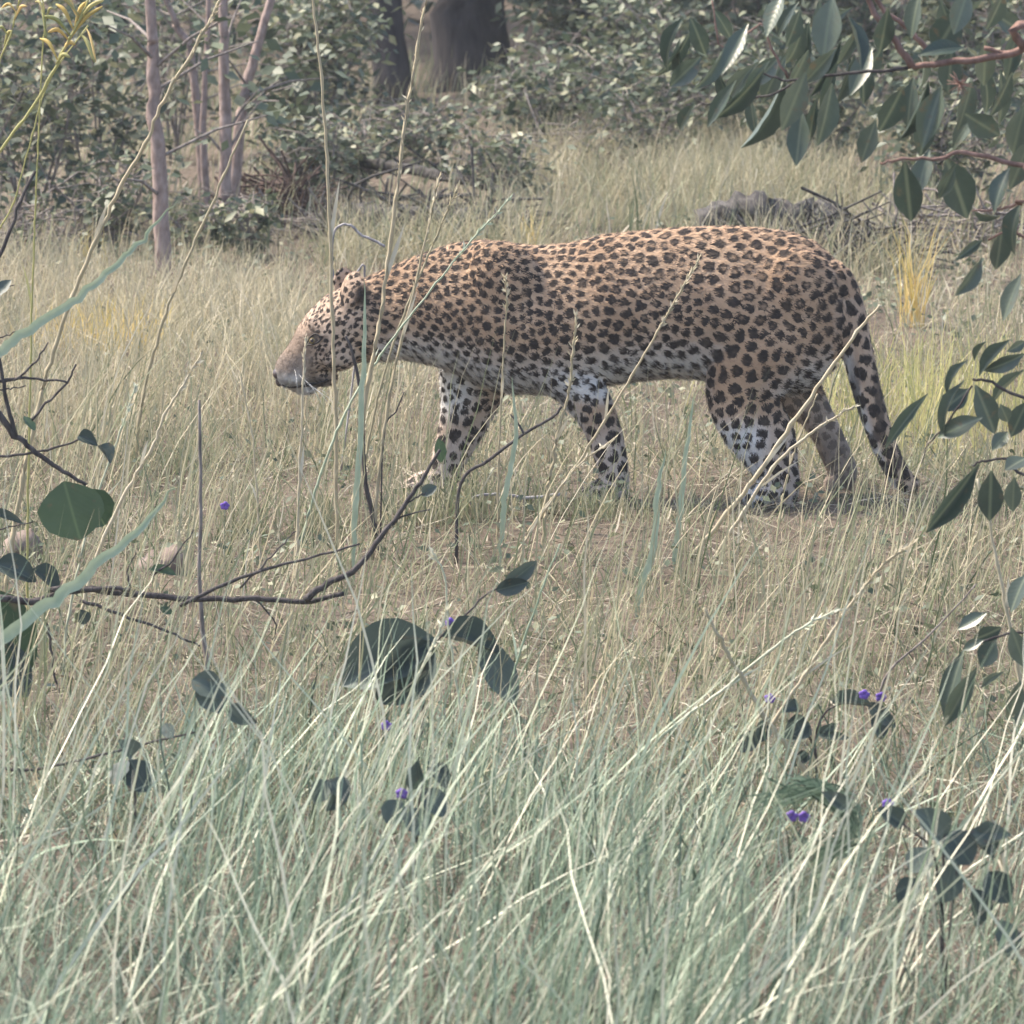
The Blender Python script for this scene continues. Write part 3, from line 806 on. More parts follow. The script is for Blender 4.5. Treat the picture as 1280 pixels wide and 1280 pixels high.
# ------------------------------------------------------------------ leaf clouds for shrubs and crowns
def leaf_cloud(cent, size, nrm_up=0.4, aspect=2.0, droop=0.3):
    """one folded four-point leaf per centre"""
    n = len(cent)
    a = rng.uniform(0, 2 * np.pi, n)
    d = np.stack([np.cos(a), np.sin(a), rng.normal(-droop, .45, n)], -1); d /= np.linalg.norm(d, axis=1, keepdims=True)
    up = np.stack([rng.normal(0, .6, n), rng.normal(0, .6, n), np.full(n, nrm_up + .3)], -1)
    s = np.cross(d, up); s /= np.linalg.norm(s, axis=1, keepdims=True) + 1e-9
    nn = np.cross(s, d)
    L_ = size[:, None]; W = L_ / aspect
    p0 = cent; p3 = cent + d * L_
    mid = cent + d * L_ * .45 - nn * L_ * .05
    p1 = mid + s * W * .5 + nn * L_ * .10; p2 = mid - s * W * .5 + nn * L_ * .10
    V = np.stack([p0, p1, p3, p2], 1).reshape(-1, 3)
    b = (np.arange(n) * 4)[:, None]
    F = np.concatenate([b + np.array([0, 1, 2]), b + np.array([0, 2, 3])], 1).reshape(-1, 3)
    return V, F

def shrub(name, base, height, spread, n_stems, n_leaves, leaf, mat, bark, label, cat, group=None, stem_r=.008, aspect=2.0, tint=(.56, .25), lean=(0, 0)):
    """stems from one foot, forking, each fork with its own clumps of leaves"""
    base = Vector(base)
    root = empty(name, base, label, cat, group)
    tubes, nodes = [], []
    for i in range(n_stems):
        a = random.uniform(0, 2 * math.pi)
        rr = random.uniform(.25, 1.0) * spread
        tip = base + Vector((math.cos(a) * rr + lean[0], math.sin(a) * rr + lean[1], height * random.uniform(.55, 1.0)))
        mid = base.lerp(tip, .5) + Vector((random.gauss(0, .12) * spread, random.gauss(0, .12) * spread, height * .10))
        line = smooth_line([base + Vector((random.gauss(0, .02), random.gauss(0, .02), -.02)), mid, tip], 4)
        tubes.append(tube(line, taper(len(line), stem_r * random.uniform(.7, 1.1), stem_r * .25), 5))
        for j in range(2, len(line)):
            for q in range(2):
                e = line[j] + Vector((random.gauss(0, .3) * spread, random.gauss(0, .3) * spread, random.gauss(.02, .13) * height))
                tubes.append(tube([line[j], line[j].lerp(e, .55) + Vector((0, 0, .02)), e], [stem_r * .35, stem_r * .25, stem_r * .12], 4, False))
                nodes += [e, line[j].lerp(e, .6)]
    v, f = join(*tubes)
    mesh_obj('stems', v, f, bark, root)
    nodes = np.array([tuple(q) for q in nodes])
    k = rng.integers(0, len(nodes), n_leaves)
    wgt = rng.random(len(nodes)) ** 1.6; k = rng.choice(len(nodes), n_leaves, p=wgt / wgt.sum())
    c = nodes[k] + rng.normal(0, 1, (n_leaves, 3)) * np.array([spread * .14, spread * .14, height * .07])
    c[:, 2] = np.maximum(c[:, 2], gz(c[:, 0], c[:, 1]) + .02)
    V, F = leaf_cloud(c, leaf * rng.uniform(.6, 1.3, n_leaves), aspect=aspect)
    o = mesh_obj('foliage', V, F, mat, root)
    attr(o, 'tint', np.repeat(np.clip(rng.normal(tint[0], tint[1], n_leaves) + rng.normal(0, .12, len(nodes))[k], 0, 1), 4))
    tag(o, kind='stuff')
    return root

def tree(base, height, trunk_r, crown_c, crown_r, n_leaves, leaf, mat, bark, label, group, lean=(0, 0), limbs=6, low=0):
    base = Vector(base)
    root = empty('background_tree', base, label, 'tree', group)
    top = base + Vector((lean[0], lean[1], height * .62))
    line = smooth_line([base + Vector((0, 0, -.05)), base.lerp(top, .3) + Vector((random.gauss(0, .05), 0, 0)), base.lerp(top, .65) + Vector((random.gauss(0, .08), 0, 0)), top], 6, trunk_r * .08)
    rad = [trunk_r * (1.35 - .6 * (i / (len(line) - 1)) ** .4 if i else 1.55) for i in range(len(line))]
    v, f = tube(line, rad, 12)
    mesh_obj('trunk', v, f, bark, root)
    cc = base + Vector(crown_c)
    tubes, nodes = [], []
    for i in range(limbs):
        st = line[int(len(line) * random.uniform(.45, .95))]
        e = cc + Vector((random.uniform(-1, 1) * crown_r[0], random.uniform(-1, 1) * crown_r[1], random.uniform(-.6, .9) * crown_r[2]))
        ln_ = smooth_line([st, st.lerp(e, .5) + Vector((0, 0, .15)), e], 4)
        tubes.append(tube(ln_, taper(len(ln_), trunk_r * .4, trunk_r * .1), 6)); nodes += ln_[3:]
        for q in range(4):
            e2 = e + Vector((random.gauss(0, .5) * crown_r[0], random.gauss(0, .5) * crown_r[1], random.gauss(0, .45) * crown_r[2]))
            tubes.append(tube([ln_[-3], e2], [trunk_r * .12, trunk_r * .04], 4, False)); nodes.append(e2); nodes.append(ln_[-3].lerp(e2, .6))
    v, f = join(*tubes)
    mesh_obj('limbs', v, f, bark, root)
    nodes = np.array([tuple(q) for q in nodes])
    k = rng.integers(0, len(nodes), n_leaves)
    c = nodes[k] + rng.normal(0, .2, (n_leaves, 3)) * np.array(crown_r)
    V, F = leaf_cloud(c, leaf * rng.uniform(.7, 1.3, n_leaves))
    o = mesh_obj('crown', V, F, mat, root)
    attr(o, 'tint', np.repeat(np.clip(rng.normal(.45, .2, n_leaves) + rng.normal(0, .14, len(nodes))[k], 0, 1), 4))
    tag(o, kind='stuff')
    return root

# ------------------------------------------------------------------ trees and saplings behind
g = G(588, 120); tree(g, 6.5, .16, (.3, 1.0, 4.6), (2.6, 2.4, 1.5), 9000, .10, M['dark_leaf'], M['dark_bark'], 'broad dark trunk leaning right at the edge of the bushes', 'trees standing behind the bushes', lean=(.35, .2))
g = G(494, 128); tree(g, 5.5, .075, (-.6, 1.0, 4.2), (2.0, 2.0, 1.3), 6000, .10, M['dark_leaf'], M['dark_bark'], 'thinner dark trunk left of the broad leaning trunk', 'trees standing behind the bushes', lean=(-.15, .3))
g = G(130, 40); tree(g, 7, .11, (0, .5, 4.4), (3.0, 2.6, 1.8), 9000, .11, M['dark_leaf'], M['dark_bark'], 'dark shaded tree behind the pinkish saplings', 'trees standing behind the bushes', lean=(-.4, 0))
g = G(1010, 20); tree(g, 7, .10, (.3, .2, 4.2), (3.0, 2.6, 1.8), 9000, .11, M['dark_leaf'], M['dark_bark'], 'dark shaded tree behind the tan grass rise', 'trees standing behind the bushes', lean=(.3, 0))

def sapling(px_line, d, w, label, twigs=5, leaves=26):
    pts = [P(a, b, d) for a, b in px_line]
    base = pts[-1].copy(); base.z = float(gz(base.x, base.y))
    root = empty('sapling', base, label, 'sapling', 'pinkish slender saplings behind the leopard')
    t = pts[0] - pts[1]; t.normalize()
    top = pts[0] + t * 1.2
    line = smooth_line([base + Vector((0, 0, -.03))] + pts[::-1][1:] + [top], 5, w * .05)
    v, f = tube(line, taper(len(line), w * .58, w * .3), 8)
    mesh_obj('trunk', v, f, M['pink_bark'], root)
    tb, cs = [], []
    for i in range(twigs + 4):
        st = line[random.randrange(4, len(line))]
        e = st + Vector((random.gauss(0, .22), random.gauss(0, .2), random.uniform(.02, .22)))
        v, f = tube([st, st.lerp(e, .5) + Vector((0, 0, .02)), e], [w * .14, w * .1, w * .05], 5, False)
        mesh_obj('twig', v, f, M['grey_twig'], root)
        cs += [e] * 3 + [st.lerp(e, .6)]
    n_ = leaves * 3
    c = np.array([tuple(random.choice(cs)) for _ in range(n_)]) + rng.normal(0, .05, (n_, 3))
    V, F = leaf_cloud(c, rng.uniform(.04, .08, n_), aspect=1.6)
    o = mesh_obj('foliage', V, F, M['small_leaf'], root); attr(o, 'tint', np.repeat(np.clip(rng.normal(.5, .2, n_), 0, 1), 4)); tag(o, kind='stuff')
    return root
sapling([(186, -10), (191, 60), (192, 130), (200, 220), (205, 345)], 20.8, .048, 'slender pinkish sapling standing apart, nearest the green blades of grass')
sapling([(278, -10), (280, 80), (281, 170), (281, 285)], 22.3, .043, 'straight pinkish sapling with a leaning stem crossing its foot')
sapling([(342, -10), (318, 70), (302, 140), (288, 275)], 22.6, .040, 'pinkish sapling leaning right, its foot beside the straight one')
sapling([(262, -10), (257, 90), (254, 180), (262, 280)], 22.9, .026, 'thin grey sapling close behind the straight pinkish one')
sapling([(203, -10), (222, 35), (240, 80), (258, 262)], 23.4, .030, 'thin sapling bending left above its crooked foot')

# shrubs: foot pixel, height, spread, leaves
SHR = [(30, 280, 1.0, .38, 8, 1200, .055, 'small_leaf', 'low green shrub with a foot in straw, beside the yellow-green seeding grass'),
       (118, 250, .9, .38, 8, 1100, .055, 'small_leaf', 'grey-green shrub in front of the dark gap between the trees'),
       (225, 200, .9, .40, 6, 800, .05, 'small_leaf', 'loose green shrub tangled among the pinkish saplings'),
       (385, 200, .8, .40, 7, 1300, .055, 'small_leaf', 'dense grey-green shrub between the saplings and the dark trunks'),
       (415, 165, .8, .30, 6, 1200, .055, 'small_leaf', 'green shrub at the foot of the thinner dark trunk'),
       (715, 125, .8, .45, 7, 1700, .06, 'small_leaf', 'olive shrub right of the broad dark trunk'),
       (745, 110, 1.0, .5, 7, 2000, .065, 'small_leaf', 'yellowish green shrub above the tan grass rise'),
       (850, 95, 1.1, .55, 7, 2200, .07, 'small_leaf', 'tall green shrub behind the drooping long leaves'),
       (960, 120, 1.0, .5, 7, 2000, .065, 'small_leaf', 'dim green shrub below the tip of the drooping branch'),
       (1090, 150, 1.0, .5, 7, 2000, .06, 'small_leaf', 'dim shrub behind the reddish forked branch'),
       (1220, 190, 1.0, .5, 7, 2000, .06, 'small_leaf', 'grey-green shrub behind the glossy hanging leaves'),
       (625, 262, .30, .24, 7, 600, .04, 'small_leaf', 'small green bush beside the weathered fallen log'),
       (315, 318, .20, .14, 6, 260, .05, 'small_leaf', 'little leafy plant at the foot of the brown debris mound'),
       (520, 215, .26, .30, 8, 700, .045, 'small_leaf', 'sparse grey-green bush above the weathered log'),
       (450, 240, .28, .28, 8, 700, .04, 'small_leaf', 'sparse low bush at the left end of the weathered log'),
       (705, 205, .45, .34, 9, 1000, .05, 'small_leaf', 'sparse olive bush at the left end of the tan grass rise'),
       (668, 180, .45, .28, 8, 800, .05, 'small_leaf', 'thin green bush right of the foot of the broad dark trunk'),
       (770, 165, .7, .42, 9, 1500, .055, 'small_leaf', 'thin yellowish bush standing in the tan grass rise'),
       (890, 200, .6, .38, 8, 1100, .05, 'small_leaf', 'thin bush at the right end of the tan grass rise'),
       (1180, 270, .5, .34, 8, 1100, .045, 'small_leaf', 'thin grey-green bush near the golden tuft'),
       (120, 300, .3, .28, 8, 550, .045, 'small_leaf', 'thin low bush left of the lone pinkish sapling'),
       (1010, 225, .6, .36, 8, 1200, .05, 'small_leaf', 'thin dark bush behind the arched fallen trunk'),
       (820, 215, .4, .34, 8, 800, .045, 'small_leaf', 'small grey-green bush in the middle of the tan grass rise'),
       (245, 300, .18, .24, 8, 350, .04, 'small_leaf', 'low bush between the lone sapling and the straight one'),
       (400, 255, .3, .24, 8, 600, .045, 'small_leaf', 'low bush right of the debris mound'),
       (-60, 330, .9, .3, 6, 900, .05, 'small_leaf', 'shrub at the left edge of the straw patch'),
       (1340, 260, .9, .35, 6, 900, .05, 'small_leaf', 'shrub beyond the golden grass tuft')]
for (px, py, h, sp_, ns, nl, lf, mt, lab) in SHR:
    b = G(px, py); b.z = float(gz(b.x, b.y))
    shrub('shrub', b, h, sp_, ns, nl, lf, M[mt], M['grey_twig'], lab, 'shrub', 'shrubs along the edge of the bush')
# the thicket that closes the view
def thicket():
    n = 26000
    y = U_(32, 46, n); x = U_(-9, 9, n)
    h = 1.2 + 1.3 * np.sin(x * 1.7 + y) ** 2 + .8 * np.sin(x * .9 - y * 1.3)
    z = U_(0.02, 1, n) ** .8 * np.maximum(h, .5)
    V, F = leaf_cloud(np.stack([x, y, z], -1), rng.uniform(.08, .2, n))
    o = mesh_obj('thicket', V, F, M['dark_leaf'])
    attr(o, 'tint', np.repeat(np.clip(rng.normal(.4, .22, n), 0, 1), 4))
    tag(o, 'dark green thicket closing the view far behind the trees', 'thicket', kind='stuff')
thicket()

# ------------------------------------------------------------------ logs, mound, stone
def log(name, line_px, w, mat, label, cat, stubs=3, knots=None):
    pts = []
    for (a, b, lift) in line_px:
        p = G(a, b); p.z = float(gz(p.x, p.y)) + lift; pts.append(p)
    base = pts[0].copy(); base.z = float(gz(base.x, base.y))
    root = empty(name, base, label, cat)
    line = smooth_line(pts, 6, w * .10)
    rad = [w * random.uniform(.8, 1.15) * (1 - .5 * i / (len(line) - 1)) * (.35 if i == 0 else .8 if i == 1 else 1) for i in range(len(line))]
    v, f = tube(line, rad, 10)
    v = [q + Vector((random.gauss(0, w * .13), random.gauss(0, w * .1), random.gauss(0, w * .13))) for q in v]
    mesh_obj('trunk', v, f, mat, root)
    for i in range(stubs):
        st = line[random.randrange(3, len(line) - 2)]
        e = st + Vector((random.uniform(-.3, .3), random.uniform(-.25, .15), random.uniform(.08, .26)))
        l2 = smooth_line([st, st.lerp(e, .5) + Vector((random.gauss(0, .04), 0, .02)), e], 3)
        v, f = tube(l2, taper(len(l2), w * .20, w * .05), 6)
        mesh_obj('branch_stub', v, f, mat, root)
    return root
log('fallen_log', [(415, 302, .05), (450, 303, .08), (500, 306, .09), (575, 308, .09), (665, 304, .05)], .055, M['log_bark'], 'weathered grey fallen log behind the leopard\'s shoulder', 'log', 5)
log('dead_branch', [(440, 240, .12), (520, 250, .12), (600, 262, .10), (650, 270, .05)], .026, M['log_bark'], 'thin grey dead branch lying above the weathered log', 'branch', 4)
log('fallen_log', [(868, 322, .06), (910, 322, .115), (950, 322, .13), (1015, 320, .13), (1072, 322, .08), (1115, 326, .0)], .080, M['log_bark'], 'dark arched fallen trunk behind the leopard\'s rump', 'log', 0)

def brush_pile(px, py, n_, w, h, mat, label, name, r0=.006):
    b = G(px, py); b.z = float(gz(b.x, b.y))
    root = empty(name, b, label, 'brush')
    tb = []
    for i in range(n_):
        a = random.uniform(0, 2 * math.pi); rr = random.uniform(0, 1) ** .6
        c = b + Vector((math.cos(a) * rr * w, math.sin(a) * rr * w * .6, random.uniform(.0, 1) * h * (1 - rr * .8)))
        d = Vector((random.gauss(0, 1), random.gauss(0, .6), random.gauss(0, .45))).normalized() * random.uniform(.06, .22)
        p0, p1 = c - d, c + d
        p0.z = max(p0.z, b.z - .01); p1.z = max(p1.z, b.z)
        tb.append(tube([p0, c + Vector((random.gauss(0, .01), 0, random.gauss(0, .015))), p1], [r0, r0 * .8, r0 * .4], 4, False))
    v, f = join(*tb)
    o = mesh_obj('twigs', v, f, mat, root); tag(o, kind='stuff')
    return root
brush_pile(1040, 335, 170, .32, .22, M['log_bark'], 'tangle of grey twigs heaped over the arched fallen trunk', 'brush_pile')
brush_pile(345, 275, 260, .17, .27, M['mound'], 'reddish brown twigs heaped over the debris mound', 'twig_heap', .0045)
brush_pile(395, 292, 60, .14, .12, M['grey_twig'], 'small heap of grey twigs beside the debris mound', 'twig_heap', .004)
brush_pile(560, 300, 140, .42, .20, M['log_bark'], 'long tangle of grey twigs over the weathered log', 'brush_pile', .005)
brush_pile(1180, 300, 110, .32, .20, M['grey_twig'], 'grey twigs tangled beyond the golden tuft', 'brush_pile', .005)
brush_pile(60, 300, 90, .30, .22, M['grey_twig'], 'grey twigs tangled below the low green shrub', 'brush_pile', .004)
brush_pile(700, 215, 110, .45, .26, M['grey_twig'], 'grey twigs standing in the tan grass', 'brush_pile', .005)

def lump(name, px, py, rx, ry, rz, mat, label, cat, seed=0):
    b = G(px, py); b.z = float(gz(b.x, b.y))
    v, f = ellipsoid(b + Vector((0, 0, rz * .35)), rx, ry, rz, None, 22, 14)
    r_ = np.random.default_rng(seed); ph = r_.uniform(0, 6, 9)
    vv = []
    for q in v:
        d = q - b
        k = 1 + .13 * math.sin(d.x / rx * 3 + ph[0]) * math.cos(d.z / rz * 2.6 + ph[1]) + .09 * math.sin(d.x / rx * 7 + d.z / rz * 5 + ph[2]) + .05 * math.sin(d.x / rx * 15 + ph[3] + d.y / ry * 9)
        vv.append(b + d * k)
    root = mesh_obj(name, vv, f, mat)
    tag(root, label, cat)
    return root
lump('debris_mound', 345, 272, .11, .11, .13, M['mound'], 'reddish brown mound of soil and debris behind the head', 'mound', 2)
lump('stone', 205, 712, .055, .05, .042, M['rock'], 'pinkish rounded stone lying above the horizontal dark branch', 'stone', 4)
lump('stone', 25, 700, .05, .05, .05, M['rock'], 'pale pinkish stone beside the round leaf at the shrub', 'stone', 7)

# ------------------------------------------------------------------ single leaves, twigs and stems in front
def leaf_mesh(name, prof, mat, arch, fold, wav=0.0):
    """unit-length leaf along +Y, thin but two-layered at the rim by its curl; prof = half widths along it"""
    n = len(prof)
    V, F = [], []
    for i, h in enumerate(prof):
        t = i / (n - 1)
        zc = -arch * t * t
        yc = t - arch * .25 * t * t * t
        for j, s_ in enumerate((-1, -.5, 0, .5, 1)):
            e_ = 1 + .03 * math.sin(i * 2.3 + s_ * 5 + arch * 40) * abs(s_)
            V.append((h * s_ * e_, yc, zc + fold * abs(s_) ** 1.5 * h * 2 + wav * math.sin(t * 17 + s_ * 2) * h * abs(s_)))
    for i in range(n - 1):
        for j in range(4):
            a = i * 5 + j
            F.append((a, a + 1, a + 6, a + 5))
    me = bpy.data.meshes.new(name); me.from_pydata(V, [], F)
    me.polygons.foreach_set('use_smooth', np.ones(len(F), bool)); me.materials.append(mat)
    return me
LONG = [.012, .06, .125, .165, .178, .165, .13, .07, .008]
ROUND = [.03, .27, .42, .49, .50, .47, .40, .27, .05]
LM = {'long': [leaf_mesh('leaf', LONG, M['long_leaf'], a, f, w) for a, f, w in ((.10, .25, .05), (.30, .35, .08), (.5, .2, .05), (.18, .6, .06), (.65, .45, .1))],
      'round': [leaf_mesh('leaf', ROUND, M['round_leaf'], a, f, .04) for a, f in ((.05, .06), (.2, .22))],
      'blue': [leaf_mesh('leaf', ROUND, M['blue_leaf'], a, f, .06) for a, f in ((.1, .10), (.3, .35), (.2, .6))]}

def put_leaf(root, kind, b, t, width_m, face=None, variant=None, name='leaf'):
    """one leaf from base point b to tip point t; face = the way its upper side looks"""
    ln_ = (t - b).length
    y_ = (t - b).normalized()
    nrm = Vector(face) if face else Vector((random.gauss(0, .5), -1, random.gauss(.45, .4)))
    z_ = (nrm - y_ * nrm.dot(y_)).normalized()
    x_ = y_.cross(z_)
    full = .356 if kind == 'long' else 1.0
    me = LM[kind][variant if variant is not None else random.randrange(len(LM[kind]))]
    o = bpy.data.objects.new(name, me)
    COL.objects.link(o)
    o.parent = root
    wx = width_m / full
    loc = b - Vector(root.location)
    o.matrix_local = Matrix(((x_.x * wx, y_.x * ln_, z_.x * ln_ * .8, loc.x), (x_.y * wx, y_.y * ln_, z_.y * ln_ * .8, loc.y), (x_.z * wx, y_.z * ln_, z_.z * ln_ * .8, loc.z), (0, 0, 0, 1)))
    return o

def twig_part(root, pts, r0, r1, mat, name='twig', jit=0.0, sides=6):
    line = smooth_line(pts, 5, jit)
    v, f = tube(line, taper(len(line), r0, r1), sides)
    return mesh_obj(name, v, f, mat, root)

# ---- the leafy tree whose branches hang in from the right
TD = 10.4
tb_ = Vector((1.42, 10.7, float(gz(1.42, 10.7))))
lt_ = empty('leafy_tree', tb_, 'tree hanging its long glossy drooping leaves in from the right', 'tree')
tp_ = [tb_ + Vector((0, 0, -.03)), tb_ + Vector((-.04, 0, .7)), tb_ + Vector((.03, -.05, 1.4)), tb_ + Vector((-.05, 0, 2.3)), tb_ + Vector((.1, .1, 3.2))]
twig_part(lt_, tp_, .045, .018, M['red_bark'], 'trunk', .004, 10)
s_ = PS(TD)
def hang(px_pts, d, w0, w1, start=None, mat='red_bark'):
    pts = ([start] if start else []) + [P(a, b, d) for a, b in px_pts]
    return twig_part(lt_, pts, w0, w1, M[mat], 'branch', .0012)
hang([(1300, 30), (1275, 62), (1210, 76), (1140, 84)], TD, .009, .005, tb_ + Vector((-.04, 0, 1.35)))
hang([(1140, 84), (1115, 45), (1082, -5), (1060, -60)], TD, .0065, .003)
hang([(1165, 70), (1140, 40), (1098, 5), (1070, -40)], TD + .05, .005, .003)
hang([(1135, 85), (1085, 90), (1020, 96), (985, 100), (950, 90)], TD, .0035, .0018, None, 'dark_twig')
hang([(1010, 95), (960, 120), (900, 128), (858, 131)], TD + .02, .0025, .0012, None, 'dark_twig')
hang([(985, 98), (965, 60), (950, 30), (905, 60), (890, 0)], TD + .1, .0022, .0014)
hang([(1320, 215), (1280, 208), (1205, 190), (1175, 198), (1120, 200), (1100, 204)], TD - .05, .006, .002, tb_ + Vector((-.02, 0, 1.1)), 'red_bark')
hang([(1230, 60), (1262, 66), (1285, 60)], TD, .004, .004)
hang([(1310, 255), (1276, 255), (1250, 262), (1215, 264)], TD - .05, .004, .0018, tb_ + Vector((-.02, 0, 1.05)))
hang([(1310, 300), (1270, 285), (1235, 300)], TD, .004, .0018, tb_ + Vector((-.02, 0, 1.0)))
# (base x, base y, tip x, tip y, width px, variant, face)
UP = [(1041, -6, 1027, 76, 38, 0, (-.3, -1, .2)), (1007, 90, 978, 166, 33, 0, (.2, -1, 0)), (981, 98, 932, 198, 29, 3, None), (955, 86, 897, 164, 26, 1, None), (962, 76, 918, 126, 16, 4, None),
      (1003, 140, 994, 208, 30, 0, None), (1040, 104, 1026, 184, 38, 0, None), (1129, 108, 1100, 168, 35, 0, None), (1160, 100, 1130, 184, 22, 3, (.6, -1, .3)),
      (1177, 108, 1150, 186, 34, 3, (.1, -.5, 1)), (1131, 202, 1139, 282, 37, 0, (-.15, -1, .15)), (1162, 188, 1143, 243, 26, 1, None), (1182, 196, 1212, 276, 46, 0, (.2, -1, .1)),
      (1206, 142, 1252, 172, 32, 0, None), (1200, 14, 1166, 70, 42, 0, None), (1240, 16, 1284, 42, 26, 1, None), (1231, 50, 1231, 112, 27, 0, None), (1205, 60, 1150, 60, 24, 1, None),
      (1217, 264, 1254, 280, 20, 1, None), (1277, 254, 1245, 316, 27, 4, (-.3, -.6, 1)), (1228, 300, 1195, 325, 13, 3, None), (1252, 286, 1247, 340, 32, 0, None), (1227, 322, 1196, 374, 22, 3, None),
      (1277, 342, 1250, 402, 26, 0, None), (1060, 20, 1085, 88, 20, 3, (.7, -.6, .5)), (1000, 12, 985, 60, 26, 0, None), (935, 30, 900, 92, 24, 0, None), (905, 60, 880, 118, 22, 1, None), (870, 128, 838, 168, 18, 1, None),
      (1095, 150, 1075, 205, 26, 0, None), (1265, 90, 1240, 150, 30, 0, None), (1282, 130, 1262, 200, 30, 1, None), (1215, 100, 1200, 165, 30, 0, None), (1190, 60, 1185, 120, 30, 0, None), (1150, -10, 1135, 50, 30, 0, None),
      (1090, 60, 1062, 118, 26, 0, None), (1255, -10, 1235, 40, 30, 0, None), (1210, -12, 1192, 44, 28, 0, None), (1110, 10, 1100, 70, 26, 0, None), (980, -10, 955, 45, 26, 0, None), (1290, 170, 1262, 240, 30, 0, None),
      (1262, 210, 1235, 262, 26, 1, None), (1195, 205, 1172, 252, 18, 3, None), (1045, 60, 1000, 112, 22, 1, None), (920, 100, 880, 160, 20, 0, None)]
for (a, b, c, d, w, var, face) in UP:
    dd = TD + random.uniform(-.12, .12)
    put_leaf(lt_, 'long', P(a, b, dd), P(c, d, dd + random.uniform(-.05, .05)), w * s_, face, var)
for i in range(34):
    a, b = random.uniform(850, 1285), random.uniform(-20, 150) * random.uniform(.5, 1)
    dd = TD + random.uniform(.25, .6); an = random.gauss(.25, .35); ll = random.uniform(55, 85)
    put_leaf(lt_, 'long', P(a, b, dd), P(a - math.sin(an) * ll, b + math.cos(an) * ll, dd), random.uniform(15, 30) * s_)
for i in range(26):        # the rest of the spray, out of frame on the tree itself
    b = tb_ + Vector((random.uniform(-.45, .35), random.uniform(-.35, .35), random.uniform(1.5, 2.9)))
    put_leaf(lt_, 'long', b, b + Vector((random.gauss(0, .04), random.gauss(0, .04), -.09)), .034)
    twig_part(lt_, [b, b.lerp(tp_[3], .6), tp_[3]], .002, .004, M['red_bark'], 'branch')
# dried flower head
fh = P(1200, 105, TD - .06)
v, f = join(*[tube([fh, fh + Vector((random.gauss(0, 1), random.gauss(0, 1), random.gauss(0, 1))).normalized() * random.uniform(.012, .026)], [.0012, .0005], 4) for _ in range(34)])
tag(mesh_obj('dry_flower_head', v, f, M['red_bark'], lt_), kind='stuff')
MD = 10.9; s_ = PS(MD)
hang([(1330, 520), (1280, 498), (1240, 478), (1216, 474)], MD, .004, .0025, tb_ + Vector((-.02, .05, .55)), 'dark_twig')
hang([(1300, 600), (1270, 575), (1232, 575), (1215, 582)], MD, .0035, .002, tb_ + Vector((-.02, .05, .50)), 'dark_twig')
hang([(1215, 482), (1180, 535), (1160, 555), (1152, 580)], MD, .002, .001, None, 'dark_twig')
MID = [(1211, 450, 1160, 490, 16, 4, (-.4, -.7, 1)), (1160, 492, 1098, 562, 17, 1, (-.2, -1, .4)), (1206, 476, 1149, 542, 18, 4, (-.2, -.5, 1)), (1190, 500, 1158, 536, 12, 2, (-.2, -.5, 1)), (1212, 486, 1177, 514, 26, 0, None),
       (1219, 481, 1246, 544, 32, 0, None), (1263, 425, 1217, 469, 21, 3, None), (1233, 427, 1214, 448, 12, 3, (0, -.4, 1)), (1281, 442, 1230, 470, 20, 4, None), (1282, 462, 1231, 505, 15, 3, (0, -.6, 1)),
       (1228, 522, 1168, 546, 26, 0, None), (1224, 579, 1156, 674, 27, 3, (.5, -.7, .6)), (1239, 588, 1237, 655, 33, 0, (0, -1, 0)), (1284, 572, 1256, 586, 28, 0, None), (1268, 596, 1265, 642, 23, 0, None),
       (1285, 500, 1262, 548, 26, 0, None), (1260, 540, 1240, 560, 20, 1, None), (1282, 426, 1262, 440, 14, 1, None), (1250, 505, 1262, 530, 18, 1, None)]
for (a, b, c, d, w, var, face) in MID:
    dd = MD + random.uniform(-.06, .06)
    put_leaf(lt_, 'long', P(a, b, dd), P(c, d, dd + random.uniform(-.04, .04)), w * s_, face, var)
hang([(1330, 800), (1290, 790), (1250, 795), (1215, 810)], MD, .0035, .002, tb_ + Vector((-.02, .05, .22)), 'dark_twig')
LOW = [(1234, 766, 1195, 786, 20, 0, None), (1252, 784, 1216, 804, 26, 1, None), (1205, 812, 1175, 900, 31, 0, None), (1221, 834, 1178, 913, 26, 3, None), (1255, 840, 1223, 860, 11, 3, None), (1284, 716, 1260, 766, 32, 0, None),
       (1264, 784, 1283, 838, 26, 0, None), (1275, 850, 1262, 905, 24, 1, None), (1245, 800, 1225, 835, 28, 0, None), (1230, 800, 1200, 812, 14, 1, None), (1290, 880, 1266, 910, 20, 3, (0, -.4, 1))]
for (a, b, c, d, w, var, face) in LOW:
    dd = MD + random.uniform(-.06, .06)
    put_leaf(lt_, 'long', P(a, b, dd), P(c, d, dd), w * s_, face, var)

# ---- bare-twigged shrub with round leaves, from the left
SD = 12.0; s_ = PS(SD)
sb_ = Vector((-1.12, 12.05, float(gz(-1.12, 12.05))))
sh_ = empty('round_leaved_shrub', sb_, 'dark bare-twigged shrub with a few round leaves, reaching in from the left', 'shrub')
def tw(px_pts, d, w0, w1, start=None, mat='dark_twig', jit=.0012, root=None, name='twig'):
    pts = ([start] if start else []) + [P(a, b, d) for a, b in px_pts]
    return twig_part(root or sh_, pts, w0, w1, M[mat], name, jit)
foot = sb_ + Vector((0, 0, -.02)); crotch = sb_ + Vector((.03, 0, .30))
twig_part(sh_, [foot, sb_ + Vector((.01, 0, .15)), crotch], .016, .012, M['dark_twig'], 'stem')
tw([(-20, 520), (18, 545), (45, 565), (80, 590), (108, 606)], SD, .008, .0035, crotch)
tw([(20, 545), (8, 500), (0, 450), (-8, 400)], SD, .0045, .003)
tw([(-10, 572), (40, 566), (85, 556), (112, 542)], SD, .003, .0018)
